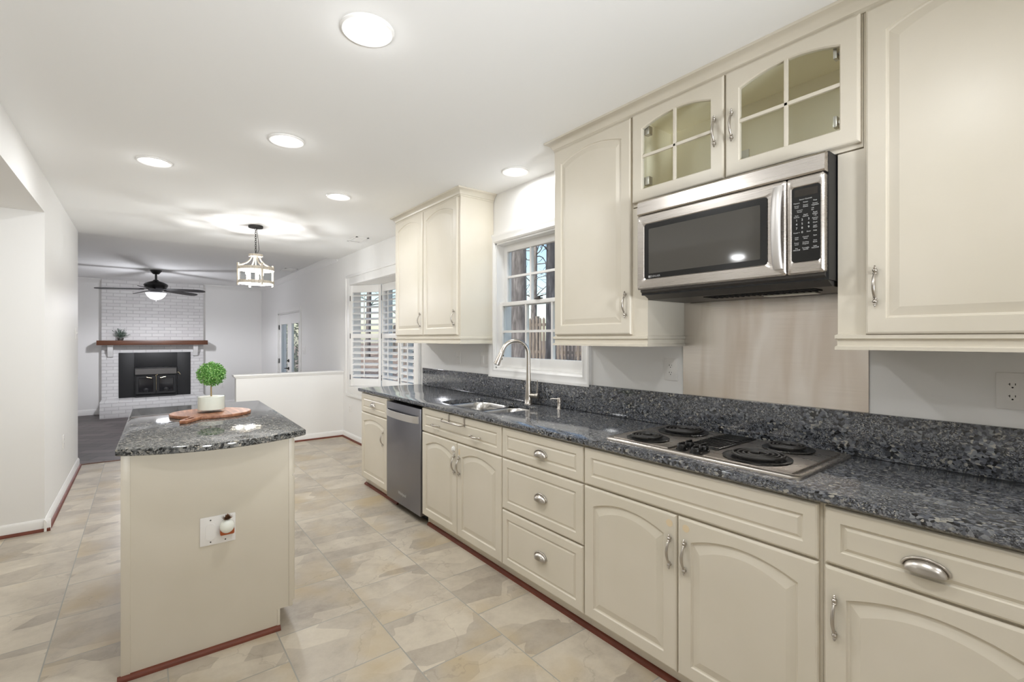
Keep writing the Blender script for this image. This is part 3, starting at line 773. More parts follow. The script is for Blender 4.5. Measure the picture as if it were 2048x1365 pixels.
# tall pair left of the window
c = thing('wall_cabinet', 'cream two door wall cabinet between bay and sink window', 'cabinet', (-.16, 3.73, 1.34), 'cream wall cabinets')
MB().box(XU, -.003, 3.146, 4.316, 1.396, 2.498).build('cabinet_body', 'cab', c, 0)
for y1, y0, uu in ((4.308, 3.748, .524), (3.734, 3.174, .524)):
    d, T = door(c, y1, y0, 1.411, 2.486, XU, .045); pull(d, T, uu, .132)
rail(c, 4.316, 3.146, True, True)
crown('trim_12', lambda d, z: [(-.003, 4.316 + d, z), (XU - d, 4.316 + d, z), (XU - d, 3.146 - d, z), (-.003, 3.146 - d, z)], 'cream crown on the cabinet left of the window')
# single door right of the window
c = thing('wall_cabinet', 'cream single door wall cabinet between sink window and microwave', 'cabinet', (-.16, 1.74, 1.34), 'cream wall cabinets')
b = MB(); b.box(XU, -.003, 1.507, 2.078, 1.396, 2.498); b.box(XU, -.003, 1.420, 1.507, 1.396, 2.030); b.build('cabinet_body', 'cab', c, 0)
d, T = door(c, 2.067, 1.512, 1.402, 2.486, XU, .042); pull(d, T, .528, .150)
rail(c, 2.078, 1.420, True, True)
# glass pair over the microwave
c = thing('wall_cabinet', 'cream wall cabinet with two arched glass doors above the microwave', 'cabinet', (-.16, 1.02, 2.04), 'cream wall cabinets')
b = MB(); y1, y0 = 1.5055, .5440
b.box(-.018, -.003, y0, y1, 2.036, 2.498); b.box(-.30, -.018, y0, y1, 2.036, 2.054); b.box(-.30, -.018, y0, y1, 2.478, 2.498)
b.box(-.30, -.018, y1 - .016, y1, 2.054, 2.478); b.box(-.30, -.018, y0, y0 + .016, 2.054, 2.478); b.build('cabinet_body', 'cabin', c, 0)
b = MB(); b.box(XU, -.30, y0, y1, 2.036, 2.075); b.box(XU, -.30, y0, y1, 2.468, 2.498); b.box(XU, -.30, y1 - .02, y1, 2.075, 2.468); b.box(XU, -.30, y0, y0 + .02, 2.075, 2.468); b.box(XU, -.30, 1.005, 1.045, 2.075, 2.468); b.build('face_frame', 'cab', c, 0)
for ya, yb, uu, hs in ((1.500, 1.0275, .436, 0), (1.0215, .549, .032, 1)):
    T = RW(ya, 2.052, XU - .001); wd = ya - yb
    d = glass_door_mesh(T, wd, .436, .034, .056, .046).build('glass_door', 'cab', c, 9)
    pull(d, T, uu, .208, .02)
    MB(T).loops([arch_loop(.058, wd - .058, .058, .436 - .048, .034, .004), arch_loop(.058, wd - .058, .058, .436 - .048, .034, .007)]).build('pane', 'glass', d, 0)
    hu = .066 if hs == 0 else wd - .066
    for v in (.10, .345):
        b = MB(T); b.box(hu - .008, hu + .02 * (1 if hs == 0 else -1), v - .02, v + .02, -.03, -.002, .002); b.cyl((hu, v, -.035), (hu, v, -.015), .008, 10); b.build('hinge', 'nickel', d)
# big door at the right
c = thing('wall_cabinet', 'large cream wall cabinet right of the microwave, nearest the camera', 'cabinet', (-.16, .1, 1.34), 'cream wall cabinets')
b = MB(); b.box(XU, -.003, -.40, .5425, 1.396, 2.498); b.box(XU, -.003, .5425, .6195, 1.396, 2.030); b.build('cabinet_body', 'cab', c, 0)
d, T = door(c, .534, .040, 1.394, 2.486, XU, .045); pull(d, T, .030, .160)
door(c, .028, -.385, 1.394, 2.486, XU, .045)
rail(c, .6195, -.40, True, False)
crown('trim_13', lambda d, z: [(-.003, 2.078 + d, z), (XU - d, 2.078 + d, z), (XU - d, -.40, z)], 'cream crown above the microwave run of cabinets')

# ------------------------------------------------------------------ microwave
mw = thing('microwave', 'stainless steel over the range microwave with a black keypad', 'microwave', (-.2, 1.02, 1.57))
b = MB(); b.box(-.385, -.006, .624, 1.405, 1.585, 2.030); b.build('housing', 'stove', mw, 0)
b = MB(); b.prism([(-.400, 1.600), (-.400, 1.612), (-.03, 1.586), (-.03, 1.566), (-.33, 1.566)], lambda p: (p[0], .632, p[1]), lambda p: (p[0], 1.400, p[1])); ub = b.build('underside', 'stovegrey', mw, 0)
b = MB(); b.box(-.30, -.22, .70, 1.14, 1.562, 1.5655)
for i in range(18): b.box(-.295, -.225, .712 + i * .0235, .718 + i * .0235, 1.559, 1.562)
b.build('filter_grille', 'dark', ub, 0)
b = MB(); b.box(-.15, -.09, .75, .95, 1.561, 1.5655, .002); b.build('lamp_cover', 'pearl', ub)
b = MB(RW(1.405, 1.957, -.385)); b.loops([[(0, 0, 0), (0, 0, .030), (0, .006, .035), (0, .060, .031), (0, .069, .022), (0, .069, 0)], [(.779, 0, 0), (.779, 0, .030), (.779, .006, .035), (.779, .060, .031), (.779, .069, .022), (.779, .069, 0)]])
b.build('vent_band', 'steel', mw, 40)
T = RW(1.406, 1.609, -.385); W_, H_ = .657, .345           # door
b = MB(T)
gu0, gu1, gv0, gv1 = .038, .595, .044, .304
Lp = []
for d_, n in ((0, 0), (0, .030), (.006, .036)): Lp.append([(x, y, n) for x, y in rrect(d_, W_ - d_, d_, H_ - d_, .008)])
Lp.append([(x, y, .036) for x, y in rrect(gu0, gu1, gv0, gv1, .012)]); Lp.append([(x, y, .033) for x, y in rrect(gu0 + .003, gu1 - .003, gv0 + .003, gv1 - .003, .012)])
b.loops(Lp); dr_ = b.build('door', 'steel', mw, 40)
b = MB(T); b.loops([[(x, y, n) for x, y in rrect(gu0 + .004, gu1 - .004, gv0 + .004, gv1 - .004, .01)] for n in (.0331, .0345)]); b.build('window_frame', 'black', dr_, 40)
M['mwglass'] = mat('tinted_window', (74, 72, 68), 0.06, spec=0.6)
b = MB(T); b.loops([[(x, y, n) for x, y in rrect(.066, .566, .070, .276, .004)] for n in (.0345, .0350)]); b.build('window_pane', 'mwglass', dr_, 40)
b = MB(T); b.text('JENN-AIR', .100, .056, .0347, .013); b.box(.064, .0735, .0515, .061, .0346, .0349); b.build('logo', 'logo', dr_, 0)
b = MB(T); Lp = []
for i in range(15):
    q = -1 + i / 7; v = .175 + q * .150; bow = .030 + .022 * math.cos(q * PI / 2) ** .6 if abs(q) < 1 else .030
    Lp.append([(.632 + x * .018, v, bow + y * .011 + .008) for x, y in [(math.cos(2 * PI * j / 14), math.sin(2 * PI * j / 14)) for j in range(14)]])
b.loops(Lp)
for v in (.032, .318): b.box(.616, .648, v - .010, v + .012, .034, .046, .004)
b.build('handle', 'satin', dr_, 50)
T = RW(.7465, 1.609, -.385); W_ = .119
b = MB(T); Lp = []
for d_, n in ((0, 0), (0, .030), (.006, .036)): Lp.append([(x, y, n) for x, y in rrect(d_, W_ - d_, d_, H_ - d_, .008)])
Lp.append([(x, y, .036) for x, y in rrect(.014, .110, .040, .312, .008)]); Lp.append([(x, y, .033) for x, y in rrect(.017, .107, .043, .309, .008)])
b.loops(Lp); cp_ = b.build('control_panel', 'steel', mw, 40)
b = MB(T); b.loops([[(x, y, n) for x, y in rrect(.0175, .1065, .0435, .3085, .008)] for n in (.0331, .0345)]); b.build('keypad', 'black', cp_, 40)
M['lcd'] = mat('display_glass', (44, 40, 36), 0.1)
b = MB(T); b.box(.026, .100, .274, .300, .0346, .0349); b.build('display', 'lcd', cp_, 0)
b = MB(T); u1, u2, u3, u4 = .033, .051, .072, .092; nn = .0347
def t_(s, u, v, z=.0062): b.text(s, u, v, nn, z)
t_('Sensor Controls', .062, .263, .006)
for s, u, v in (('Popcorn', u1, .252), ('Potato', .062, .252), ('Pizza', u4, .252), ('Sensor\nCook', u1, .239), ('Sensor\nReheat', .062, .239), ('Sensor\nVegetable', u4, .239),
                ('Custom\nRecipe', .043, .223), ('+30\nSec', .084, .223), ('Auto\nDefrost', u1, .205), ('Rapid\nDefrost', .062, .205), ('Rapid\nReheat\n1 lb', u4, .205),
                ('Kitchen\nTimer', u4, .188), ('Clock', u4, .175), ('Light\nTimer', u4, .161), ('Help', u4, .147), ('Power >', u1, .147), ('Enter', u3, .147)):
    t_(s, u, v, .0058)
for i, ch in enumerate('123456789'): t_(ch, (u1, u2, u3)[i % 3], .191 - .0142 * (i // 3), .0105)
t_('0', u2, .147, .0105)
for s, u, v in (('Hold\nStart', u1, .127), ('Control\nSetup', .062, .127), ('Start', u4, .130), ('Power\nLevel', u1, .108), ('Cooking\nProgram', .062, .108), ('Vent\nReset', u4, .110), ('Fan\nHi/Lo/Off', u1, .088), ('Turntable\nOn/Off', .062, .088), ('Light\nHi/Lo/Off', u4, .090)): t_(s, u, v, .0058)
b.build('lettering', 'letter', cp_, 0)
# steel sheet behind the cooktop
b = MB(); b.box(-.0045, -.0005, .614, 1.4265, 1.0875, 1.60); tag(b.build('splash_panel', 'panel', smooth=0), 'smeared stainless steel splash panel on the wall below the microwave', 'panel')
# plug in a socket inside the glass cabinet
oc = thing('wall_outlet', 'white outlet with a dark plug inside the glass cabinet', 'outlet', (-.019, 1.11, 2.15))
T = RW(1.150, 2.150, -.0182); MB(T).box(0, .078, 0, .118, 0, .006, .003).build('cover_plate', 'white', oc)
b = MB(T); b.box(.004, .044, .050, .092, .006, .036, .006); b.tube([(.024, .05, .03), (.026, .03, .034), (.05, .012, .04), (.02, -.03, .04), (-.02, -.085, .03)], .006, 8); b.build('plug', 'black', oc)

# ------------------------------------------------------------------ island
IA = 0.024
def IS(u, v, z): return Vector((-2.345 + u + IA * v, 2.455 + v - IA * u, z))
isl = thing('kitchen_island', 'cream kitchen island cabinet under a curved grey granite top', 'island', IS(.355, .68, 0))
W_, D_ = .712, 1.36
b = MB(IS); b.box(.018, .655, .030, D_ - .03, .095, .911); b.box(.018, .600, .030, D_ - .03, 0, .095); b.build('cabinet_body', 'cab', isl, 0)
b = MB(IS); b.box(.018, .655, .022, .030, .095, .911); b.box(.018, .598, .022, .030, .0, .095)
b.box(.016, .046, .018, .0222, .0, .911, .001); b.box(.640, .657, .018, .0222, .095, .911, .001); b.box(.590, .602, .019, .034, .0, .095, .001)
b.build('end_panel', 'cab', isl, 30)
TI = lambda u, v, n: IS(.655 + n, .045 + u, v)
for i in range(2):
    u0 = .004 + i * .632
    def Td(u, v, n, u0=u0): return TI(u0 + u, .720 + v, n)
    d = front_mesh(Td, .622, .172).build('drawer', 'cab', isl, 9); cup(d, Td, .31, .082)
    for j in range(2):
        def Te(u, v, n, uu=u0 + j * .313): return TI(uu + u, .105 + v, n)
        d = door_mesh(Te, .309, .606).build('door', 'cab', isl, 9); pull(d, Te, .28 if j == 0 else .03, .5)
def TS(v0): return lambda u, v, n: IS(u, v0 - n, v)
q = [(0, 0)] + [(math.cos(a) * .02, math.sin(a) * .02) for a in (0, PI / 8, PI / 4, 3 * PI / 8, PI / 2)]
b = MB(lambda u, v, n: IS(u, .022 - n, v)); b.loops([[(.005, v, n) for v, n in q], [(.603, v, n) for v, n in q]]); o = b.build('shoe_moulding', 'shoe', isl); o['label'] = 'red brown shoe moulding'
b = MB(IS); P = [(W_ * i / 20, -.105 * (1 - (2 * i / 20 - 1) ** 2)) for i in range(21)] + [(W_, D_), (0, D_)]
def off(p, d):
    return (p[0] + (d if p[0] < .02 else (-d if p[0] > W_ - .02 else 0)), p[1] + (d if p[1] < .1 else -d))
L = [[(*off(p, .004), .911) for p in P], [(*p, .915) for p in P], [(*p, .934) for p in P], [(*off(p, .0015), .9385) for p in P], [(*off(p, .006), .940) for p in P]]
b.loops(L); tp = b.build('countertop', 'granite2', isl, 40); tp['label'] = 'grey granite top with a bowed front edge'
IT = .9402
bc = Vector((-1.945, 3.24, 0)); bd = Vector((-.33, -.60, 0)).normalized(); bs = Vector((-bd.y, bd.x, 0))
def TB(u, v, n): return bc + bs * u + bd * v + Vector((0, 0, IT + n))
b = MB(TB)
def board_outline(d):
    P = []
    for i in range(64):
        a = 2 * PI * i / 64 + PI / 2 + .17
        if i > 58.6: continue
        P.append(((.205 - d) * math.cos(a), (.175 - d) * math.sin(a)))
    # neck and handle
    P += [(.030 - d, .180), (.024 - d, .215), (.026 - d, .290 - d), (.015, .315 - d), (-.015, .315 - d), (-.026 + d, .290 - d), (-.024 + d, .215), (-.030 + d, .180)]
    return P
outer = board_outline(0)
slot = [(.010 * math.cos(2 * PI * i / 20), .245 + .045 * math.sin(2 * PI * i / 20)) for i in range(20)]
def sl_with_hole(b, outs, hole, zs):
    rows = [[b.bm.verts.new((*p, z)) for p in o_] for o_, z in zip(outs, zs)]; n = len(outs[0])
    for a, c_ in zip(rows, rows[1:]):
        for i in range(n): b.bm.faces.new((a[i], a[(i + 1) % n], c_[(i + 1) % n], c_[i]))
    h0 = [b.bm.verts.new((*p, zs[0])) for p in hole]; h1 = [b.bm.verts.new((*p, zs[-1])) for p in hole]; m_ = len(hole)
    for i in range(m_): b.bm.faces.new((h0[i], h0[(i + 1) % m_], h1[(i + 1) % m_], h1[i]))
    for ring, hh in ((rows[0], h0), (rows[-1], h1)):
        es = []
        for lp in (ring, hh):
            for i in range(len(lp)): es.append(b.bm.edges.get((lp[i], lp[(i + 1) % len(lp)])) or b.bm.edges.new((lp[i], lp[(i + 1) % len(lp)])))
        bmesh.ops.triangle_fill(b.bm, edges=es, use_beauty=True)
sl_with_hole(b, [board_outline(.004), outer, outer, board_outline(.003)], slot, [0, .004, .015, .018])
tag(b.build('cutting_board', 'board', None, 40), 'round acacia wood cutting board with a slotted handle on the island', 'cutting board')
tz = IT + .0182; tc = Vector((-1.945, 3.235, 0))
tr = thing('topiary_plant', 'boxwood topiary ball in a white filled glass pot on the cutting board', 'plant', (tc.x, tc.y, tz))
b = MB(); b.lathe([(.066, tz), (.070, tz + .004), (.070, tz + .092), (.066, tz + .092), (.066, tz + .016), (.0, tz + .012)], tc, (0, 0, 1), 40); b.build('glass_pot', 'glass', tr, 40)
b = MB(); b.lathe([(.0, tz + .0165), (.0652, tz + .0165), (.0652, tz + .088), (.060, tz + .089), (0, tz + .089)], tc, (0, 0, 1), 40); b.build('filling', 'wax', tr, 40)
b = MB(); b.tube([(tc.x, tc.y, tz + .086), (tc.x - .001, tc.y, tz + .13), (tc.x + .001, tc.y, tz + .2)], [.004, .0036, .0036], 8); b.build('stem', 'twig', tr)
b = MB(); cc_ = Vector((tc.x, tc.y, tz + .218))
for i in range(2100):
    d = Vector((R.gauss(0, 1), R.gauss(0, 1), R.gauss(0, 1))).normalized(); rr = R.uniform(.052, .074) * Vector((d.x, d.y, d.z * .9)).length
    t = (d * .7 + Vector((R.gauss(0, .6), R.gauss(0, .6), R.gauss(0, .6)))).normalized()
    b.leaf(cc_ + Vector((d.x, d.y, d.z * .93)) * R.uniform(.048, .070), t, (d + Vector((R.gauss(0, .4), R.gauss(0, .4), R.gauss(0, .4)))), R.uniform(.010, .015), R.uniform(.003, .0045))
b.ball(cc_, .050, 16, 10); b.build('foliage', 'leaf', tr, 0, fix=False)

# ------------------------------------------------------------------ outlets and switches
def plate(T, w, h, r): MB(T).box(-w / 2, w / 2, -h / 2, h / 2, 0, .006, .003).build('cover_plate', 'white', r)
def duplex(T, r, u=0):
    for v in (.0195, -.0195):
        b = MB(T); P = [(u + .0165 * math.copysign(min(abs(math.cos(a)) * 1.25, 1), math.cos(a)), v + .0145 * math.sin(a)) for a in [2 * PI * i / 24 for i in range(24)]]
        b.loops([[(*p, n) for p in P] for n in (.006, .0075)]); o = b.build('receptacle', 'white', r, 40)
        b = MB(T); b.box(u - .0075, u - .0055, v - .001, v + .007, .0074, .0078); b.box(u - .010, u - .0055, v + .0022, v + .0042, .0074, .0078); b.box(u + .0055, u + .0075, v, v + .0065, .0074, .0078); b.lathe([(.0026, .0074), (.0026, .0078)], (u, v - .0075, 0), (0, 0, 1), 10); b.build('slot', 'slot', o, 0)
    b = MB(T); b.lathe([(.0028, .006), (.0026, .0072), (.001, .0075)], (u, 0, 0), (0, 0, 1), 10); b.build('screw', 'white', r)
def toggle(T, r, u=0):
    b = MB(T); b.box(u - .005, u + .005, -.012, .012, .006, .0075, .0005); o = b.build('switch', 'white', r)
    b = MB(T); b.loops([[(u - .0035, -.003, .007), (u + .0035, -.003, .007), (u + .0035, .006, .007), (u - .0035, .006, .007)], [(u - .003, .008, .018), (u + .003, .008, .018), (u + .003, .013, .016), (u - .003, .013, .016)]]); b.build('lever', 'white', o)
    for v in (.030, -.030):
        b = MB(T); b.lathe([(.0028, .006), (.0026, .0072), (.001, .0075)], (u, v, 0), (0, 0, 1), 10); b.build('screw', 'white', r)
def rocker(T, r, u=0):
    b = MB(T); b.box(u - .0165, u + .0165, -.0335, .0335, .006, .0085, .001); b.build('rocker', 'white', r)
def wall_plate(kind, T, label, w=.075, h=.118):
    nm = 'wall_outlet' if kind == 'duplex' else 'light_switch'
    r = thing(nm, label, 'outlet' if kind == 'duplex' else 'switch', T(0, 0, 0)); plate(T, w, h, r)
    if kind == 'duplex': duplex(T, r)
    if kind == 'toggle': toggle(T, r)
    if kind == 'rocker2': rocker(T, r, -.023); rocker(T, r, .023)
    return r
wall_plate('duplex', RW(.222, 1.207, 0), 'white outlet on the wall under the nearest wall cabinet', .078, .121)
wall_plate('duplex', RW(1.500, 1.214, 0), 'white outlet on the wall between sink window and steel splash panel', .082, .121)
wall_plate('toggle', RW(3.692, 1.211, 0), 'single white switch under the tall cabinet pair')
wall_plate('rocker2', RW(3.272, 1.206, 0), 'double white rocker switch plate beside the sink window', .122, .121)
wall_plate('duplex', RW(6.53, .418, 0), 'white outlet low on the wall below the bay window', .075, .10)
wall_plate('toggle', RW(8.89, 1.18, 0), 'white light switch beside the french doors', .16, .15)
wall_plate('toggle', LW(6.753, 1.436, XL), 'white light switch high on the left wall')
wall_plate('duplex', LW(5.759, .469, XL), 'white outlet low on the left wall')
wall_plate('duplex', BW(-.806, .302, YB), 'white outlet low on the wall right of the fireplace')
T = lambda u, v, n: IS(.350 + u, .0218 - n, .533 + v)
r = thing('wall_outlet', 'double white outlet plate on the end of the island', 'outlet', T(0, 0, 0)); plate(T, .135, .125, r)
b = MB(T); P = rrect(-.046, -.010, -.040, .032, .016); b.loops([[(*p, n) for p in P] for n in (.006, .009)]); b.build('receptacle', 'white', r, 40)
for u in (-.028, .028):
    for v in (.047, -.049): b = MB(T); b.lathe([(.003, .006), (.0026, .0072), (.001, .0075)], (u, v, 0), (0, 0, 1), 10); b.build('screw', 'iron', r)
nl = thing('plug_in_light', 'pearly white pineapple shaped plug in night light with a copper base on the island outlet', 'night light', T(.033, -.02, .01))
b = MB(T); b.loops([[(.033 + x, y, n) for x, y in rrect(-.027, .027, -.021, .008, .006)] for n in (.0062, .034)]); b.build('base', 'copper', nl, 40)
b = MB(T); b.ball((.032, .018, .034), .029, 20, 12, (1, 1.08, .9)); b.build('globe', 'pearl', nl, 60)
b = MB(T); b.box(.012, .050, -.037, -.021, .0062, .018, .004); b.build('plug', 'white', nl)
b = MB(T)
for i in range(60):
    a = R.uniform(0, 2 * PI); k_ = R.uniform(.1, 1.0); d = Vector((math.cos(a) * k_, 1.05 - .55 * k_, math.sin(a) * k_ * .8)).normalized()
    b.leaf((.032 + d.x * .006, .045, .034 + d.z * .006), d, Vector((d.x, .2, d.z + .1)), R.uniform(.018, .031), .0034)
b.build('leaf_crown', 'rosegold', nl, 0, fix=False)

# ------------------------------------------------------------------ ceiling lights
def can(x, y, z, label, watts):
    r = thing('recessed_ceiling_light', label, 'ceiling light', (x, y, z), 'recessed lights')
    b = MB(); b.lathe([(.098, z), (.098, z - .004), (.092, z - .009), (.074, z - .006), (.068, z - .001), (.068, z)], (x, y, 0), (0, 0, 1), 40); b.build('trim_ring', 'trim', r, 40)
    b = MB(); b.lathe([(.069, z - .0012), (.066, z - .003), (.03, z - .0045), (0, z - .005)], (x, y, 0), (0, 0, 1), 32); b.build('lens', 'lens', r, 60)
    ld = bpy.data.lights.new('lamp', 'AREA'); ld.shape = 'DISK'; ld.size = .12; ld.energy = watts; ld.color = (.965, .985, 1.0); ld.spread = PI
    lo = bpy.data.objects.new('lamp', ld); COL.objects.link(lo); lo.parent = r; lo.location = (0, 0, -.012)
    lp = bpy.data.lights.new('glow', 'POINT'); lp.energy = watts * .045; lp.shadow_soft_size = .03; lp.color = (.99, .995, 1.0)
    lq = bpy.data.objects.new('glow', lp); COL.objects.link(lq); lq.parent = r; lq.location = (0, 0, -.05)
    return r
for x, y, lb in ((-1.587, 1.754, 'large recessed ceiling light, nearest of those in view'), (-1.590, 3.022, 'recessed ceiling light above the island, second from the camera'), (-2.197, 3.912, 'recessed ceiling light beside the left wall'),
                 (-.991, 3.946, 'recessed ceiling light farthest toward the bay window'), (-.206, 2.600, 'recessed ceiling light close to the window wall above the sink'),
                 (-1.60, .45, 'added recessed ceiling light out of view above the camera'), (-2.30, -.9, 'added recessed ceiling light, unseen behind the camera on the left'), (-.95, -.7, 'added recessed ceiling light, unseen behind the camera on the right')):  # these three are out of view, added for more light in the kitchen
    can(x, y, ZC, lb, CAN_W * (.42 if x > -.5 else 1))
can(-3.75, 2.6, ZL, 'added recessed light out of view in the side room soffit', CAN_W * .8)  # unseen lamp added to light the side opening
def vent(x, y, z, w, d, label):
    r = thing('ceiling_vent', label, 'vent', (x, y, z), 'ceiling vents')
    b = MB(); b.box(x - w / 2, x + w / 2, y - d / 2, y - d / 2 + .02, z - .006, z); b.box(x - w / 2, x + w / 2, y + d / 2 - .02, y + d / 2, z - .006, z); b.box(x - w / 2, x - w / 2 + .02, y - d / 2, y + d / 2, z - .006, z); b.box(x + w / 2 - .02, x + w / 2, y - d / 2, y + d / 2, z - .006, z); b.build('frame', 'trim', r, 0)
    MB().box(x - w / 2 + .02, x + w / 2 - .02, y - d / 2 + .02, y + d / 2 - .02, z - .0015, z - .0005).build('duct', 'slot', r, 0)
    b = MB(); n = int((d - .04) / .022)
    for i in range(n): yy = y - d / 2 + .02 + .022 * i; b.loops([[(x - w / 2 + .02, yy + .004, z - .001), (x - w / 2 + .02, yy + .014, z - .006), (x - w / 2 + .02, yy + .015, z - .005), (x - w / 2 + .02, yy + .005, z)], [(x + w / 2 - .02, yy + .004, z - .001), (x + w / 2 - .02, yy + .014, z - .006), (x + w / 2 - .02, yy + .015, z - .005), (x + w / 2 - .02, yy + .005, z)]])
    b.build('slats', 'trim', r, 0)
vent(-.264, 5.507, ZC, .15, .30, 'small white ceiling vent in front of the bay window')
vent(-.22, 9.03, ZF, .20, .36, 'white ceiling vent in the family room by the french doors')

# ------------------------------------------------------------------ pendant
px_, py_ = -1.336, 5.498
pd = thing('pendant_light', 'whitewashed wood and glass lantern pendant on a dark chain', 'pendant light', (px_, py_, ZC))
b = MB(); b.lathe([(0, ZC - .022), (.066, ZC - .022), (.068, ZC - .018), (.068, ZC)], (px_, py_, 0), (0, 0, 1), 32); b.build('canopy', 'iron', pd, 40)
b = MB(); z = ZC - .022
for i in range(13):
    zc_ = z - .012 - i * .0215; a = i * PI / 2 + .3
    b.tube([(px_ + math.cos(a) * .008 * math.cos(t), py_ + math.sin(a) * .008 * math.cos(t), zc_ + .0145 * math.sin(t)) for t in [2 * PI * j / 14 for j in range(14)]], .0024, 6, True)
b.tube([(px_ + .01, py_, z), (px_ + .022, py_, z - .12), (px_ + .03, py_, z - .22), (px_ + .012, py_, z - .275)], .0025, 6)
b.build('chain', 'iron', pd, 60)
b = MB(); b.lathe([(0, 2.252), (.066, 2.252), (.066, 2.230), (.05, 2.228), (0, 2.228)], (px_, py_, 0), (0, 0, 1), 28); b.build('top_plate', 'whitewood', pd, 40)
b = MB(); angs = [math.radians(a) for a in (10, 100, 190, 280)]; RC = .168
for a in angs:
    ca, sa = math.cos(a), math.sin(a)
    b.tube([(px_ + ca * r_, py_ + sa * r_, z_) for r_, z_ in ((.040, 2.230), (.052, 2.195), (.085, 2.160), (.130, 2.138), (.165, 2.128))], .0075, 8)
    b.tube([(px_ + ca * RC, py_ + sa * RC, 2.150), (px_ + ca * RC, py_ + sa * RC, 1.925)], .0105, 8)
b.build('cage_arms', 'whitewood', pd, 50)
for z0, z1 in ((2.085, 2.118), (1.948, 1.976)):
    b = MB(); b.lathe([(RC - .006, z0), (RC + .004, z0), (RC + .004, z1), (RC - .006, z1)], (px_, py_, 0), (0, 0, 1), 40, True)
    b.build('ring', 'whitewood', pd, 40)
b = MB(); b.loops([[(px_ + (RC - r_) * math.cos(2 * PI * i / 40), py_ + (RC - r_) * math.sin(2 * PI * i / 40), z_) for i in range(40)] for r_, z_ in ((.012, 1.955), (.012, 2.105))], cap0=False, cap1=False); b.build('glass_shade', 'glass', pd, 60)
b = MB(); b.tube([(px_, py_, 2.23), (px_, py_, 1.99)], .006, 8); b.lathe([(0, 1.985), (.03, 1.985), (.03, 1.992), (0, 1.995)], (px_, py_, 0), (0, 0, 1), 16)
for i in range(3):
    a = 2 * PI * i / 3 + .6; b.tube([(px_ + .02 * math.cos(a), py_ + .02 * math.sin(a), 1.988), (px_ + .07 * math.cos(a), py_ + .07 * math.sin(a), 1.985), (px_ + .08 * math.cos(a), py_ + .08 * math.sin(a), 2.0)], .004, 8); b.cyl((px_ + .08 * math.cos(a), py_ + .08 * math.sin(a), 1.995), (px_ + .08 * math.cos(a), py_ + .08 * math.sin(a), 2.035), .011, 12)
b.build('candle_arms', 'whitewood', pd, 40)
for i in range(3):
    a = 2 * PI * i / 3 + .6; x_, y_ = px_ + .08 * math.cos(a), py_ + .08 * math.sin(a)
    b = MB(); b.lathe([(.008, 2.035), (.017, 2.055), (.016, 2.068), (.006, 2.090), (.001, 2.098)], (x_, y_, 0), (0, 0, 1), 14); b.build('bulb', 'bulb', pd, 60)
for i in range(3):
    a = 2 * PI * i / 3 + .6
    ld = bpy.data.lights.new('lamp', 'POINT'); ld.energy = PEND_W / 3; ld.shadow_soft_size = .02; ld.color = (.985, .99, 1.0)
    lo = bpy.data.objects.new('lamp', ld); COL.objects.link(lo); lo.parent = pd; lo.location = (.08 * math.cos(a), .08 * math.sin(a), 1.975 - ZC)

# ------------------------------------------------------------------ added fill lamps, unseen behind the camera, aimed to brighten the ceiling
for x, y, tx, lb in ((-1.25, -1.35, -1.1, 'added fill lamp with a tilted head, unseen behind the camera by the cabinets'), (-2.55, -1.35, -2.0, 'added fill lamp with a tilted head, unseen behind the camera by the side opening')):
    tl_ = thing('added_fill_lamp', lb, 'added fill lamp', (x, y, 0), 'added lights that brighten the ceiling')
    b = MB(); b.lathe([(0, 0.001), (.14, .001), (.14, .012), (.03, .03), (0, .03)], (x, y, 0), (0, 0, 1), 28); b.build('base', 'iron', tl_, 40)
    b = MB(); b.cyl((x, y, .03), (x, y, 1.33), .012, 12); b.build('pole', 'iron', tl_, 40)
    ax = (Vector((tx, 3.6, ZC)) - Vector((x, y, 1.36))).normalized(); c_ = Vector((x, y, 1.36))
    b = MB(); b.lathe([(.0, -.05), (.03, -.05), (.05, -.03), (.095, .06), (.091, .06), (.046, -.022), (.0, -.03)], c_, ax, 28); b.build('lamp_shade', 'iron', tl_, 40)
    ld = bpy.data.lights.new('lamp', 'SPOT'); ld.energy = FILL_W; ld.spot_size = math.radians(66); ld.spot_blend = 1.0; ld.shadow_soft_size = .22; ld.color = (.93, .965, 1.0)
    lo = bpy.data.objects.new('lamp', ld); COL.objects.link(lo); lo.parent = tl_; lo.location = c_ + ax * .05 - Vector((x, y, 0)); lo.rotation_euler = (ax + Vector((0, 0, .05))).to_track_quat('-Z', 'Y').to_euler()

# ------------------------------------------------------------------ ceiling fan
fx, fy = -2.070, 10.549
fn = thing('ceiling_fan', 'black five blade ceiling fan with a frosted glass light bowl', 'ceiling fan', (fx, fy, ZF))
b = MB(); b.lathe([(0, 2.530), (.04, 2.530), (.055, 2.545), (.085, 2.585), (.088, 2.6)], (fx, fy, 0), (0, 0, 1), 28); b.build('canopy', 'fan', fn, 40)
b = MB(); b.cyl((fx, fy, 2.40), (fx, fy, 2.54), .017, 14); b.lathe([(.03, 2.43), (.042, 2.42), (.045, 2.40), (.03, 2.39)], (fx, fy, 0), (0, 0, 1), 20); b.build('downrod', 'fan', fn, 40)
b = MB(); b.lathe([(0, 2.412), (.05, 2.410), (.10, 2.392), (.165, 2.360), (.178, 2.338), (.165, 2.300), (.125, 2.262), (.10, 2.235), (.085, 2.215), (0, 2.215)], (fx, fy, 0), (0, 0, 1), 36); b.build('motor_housing', 'fan', fn, 40)
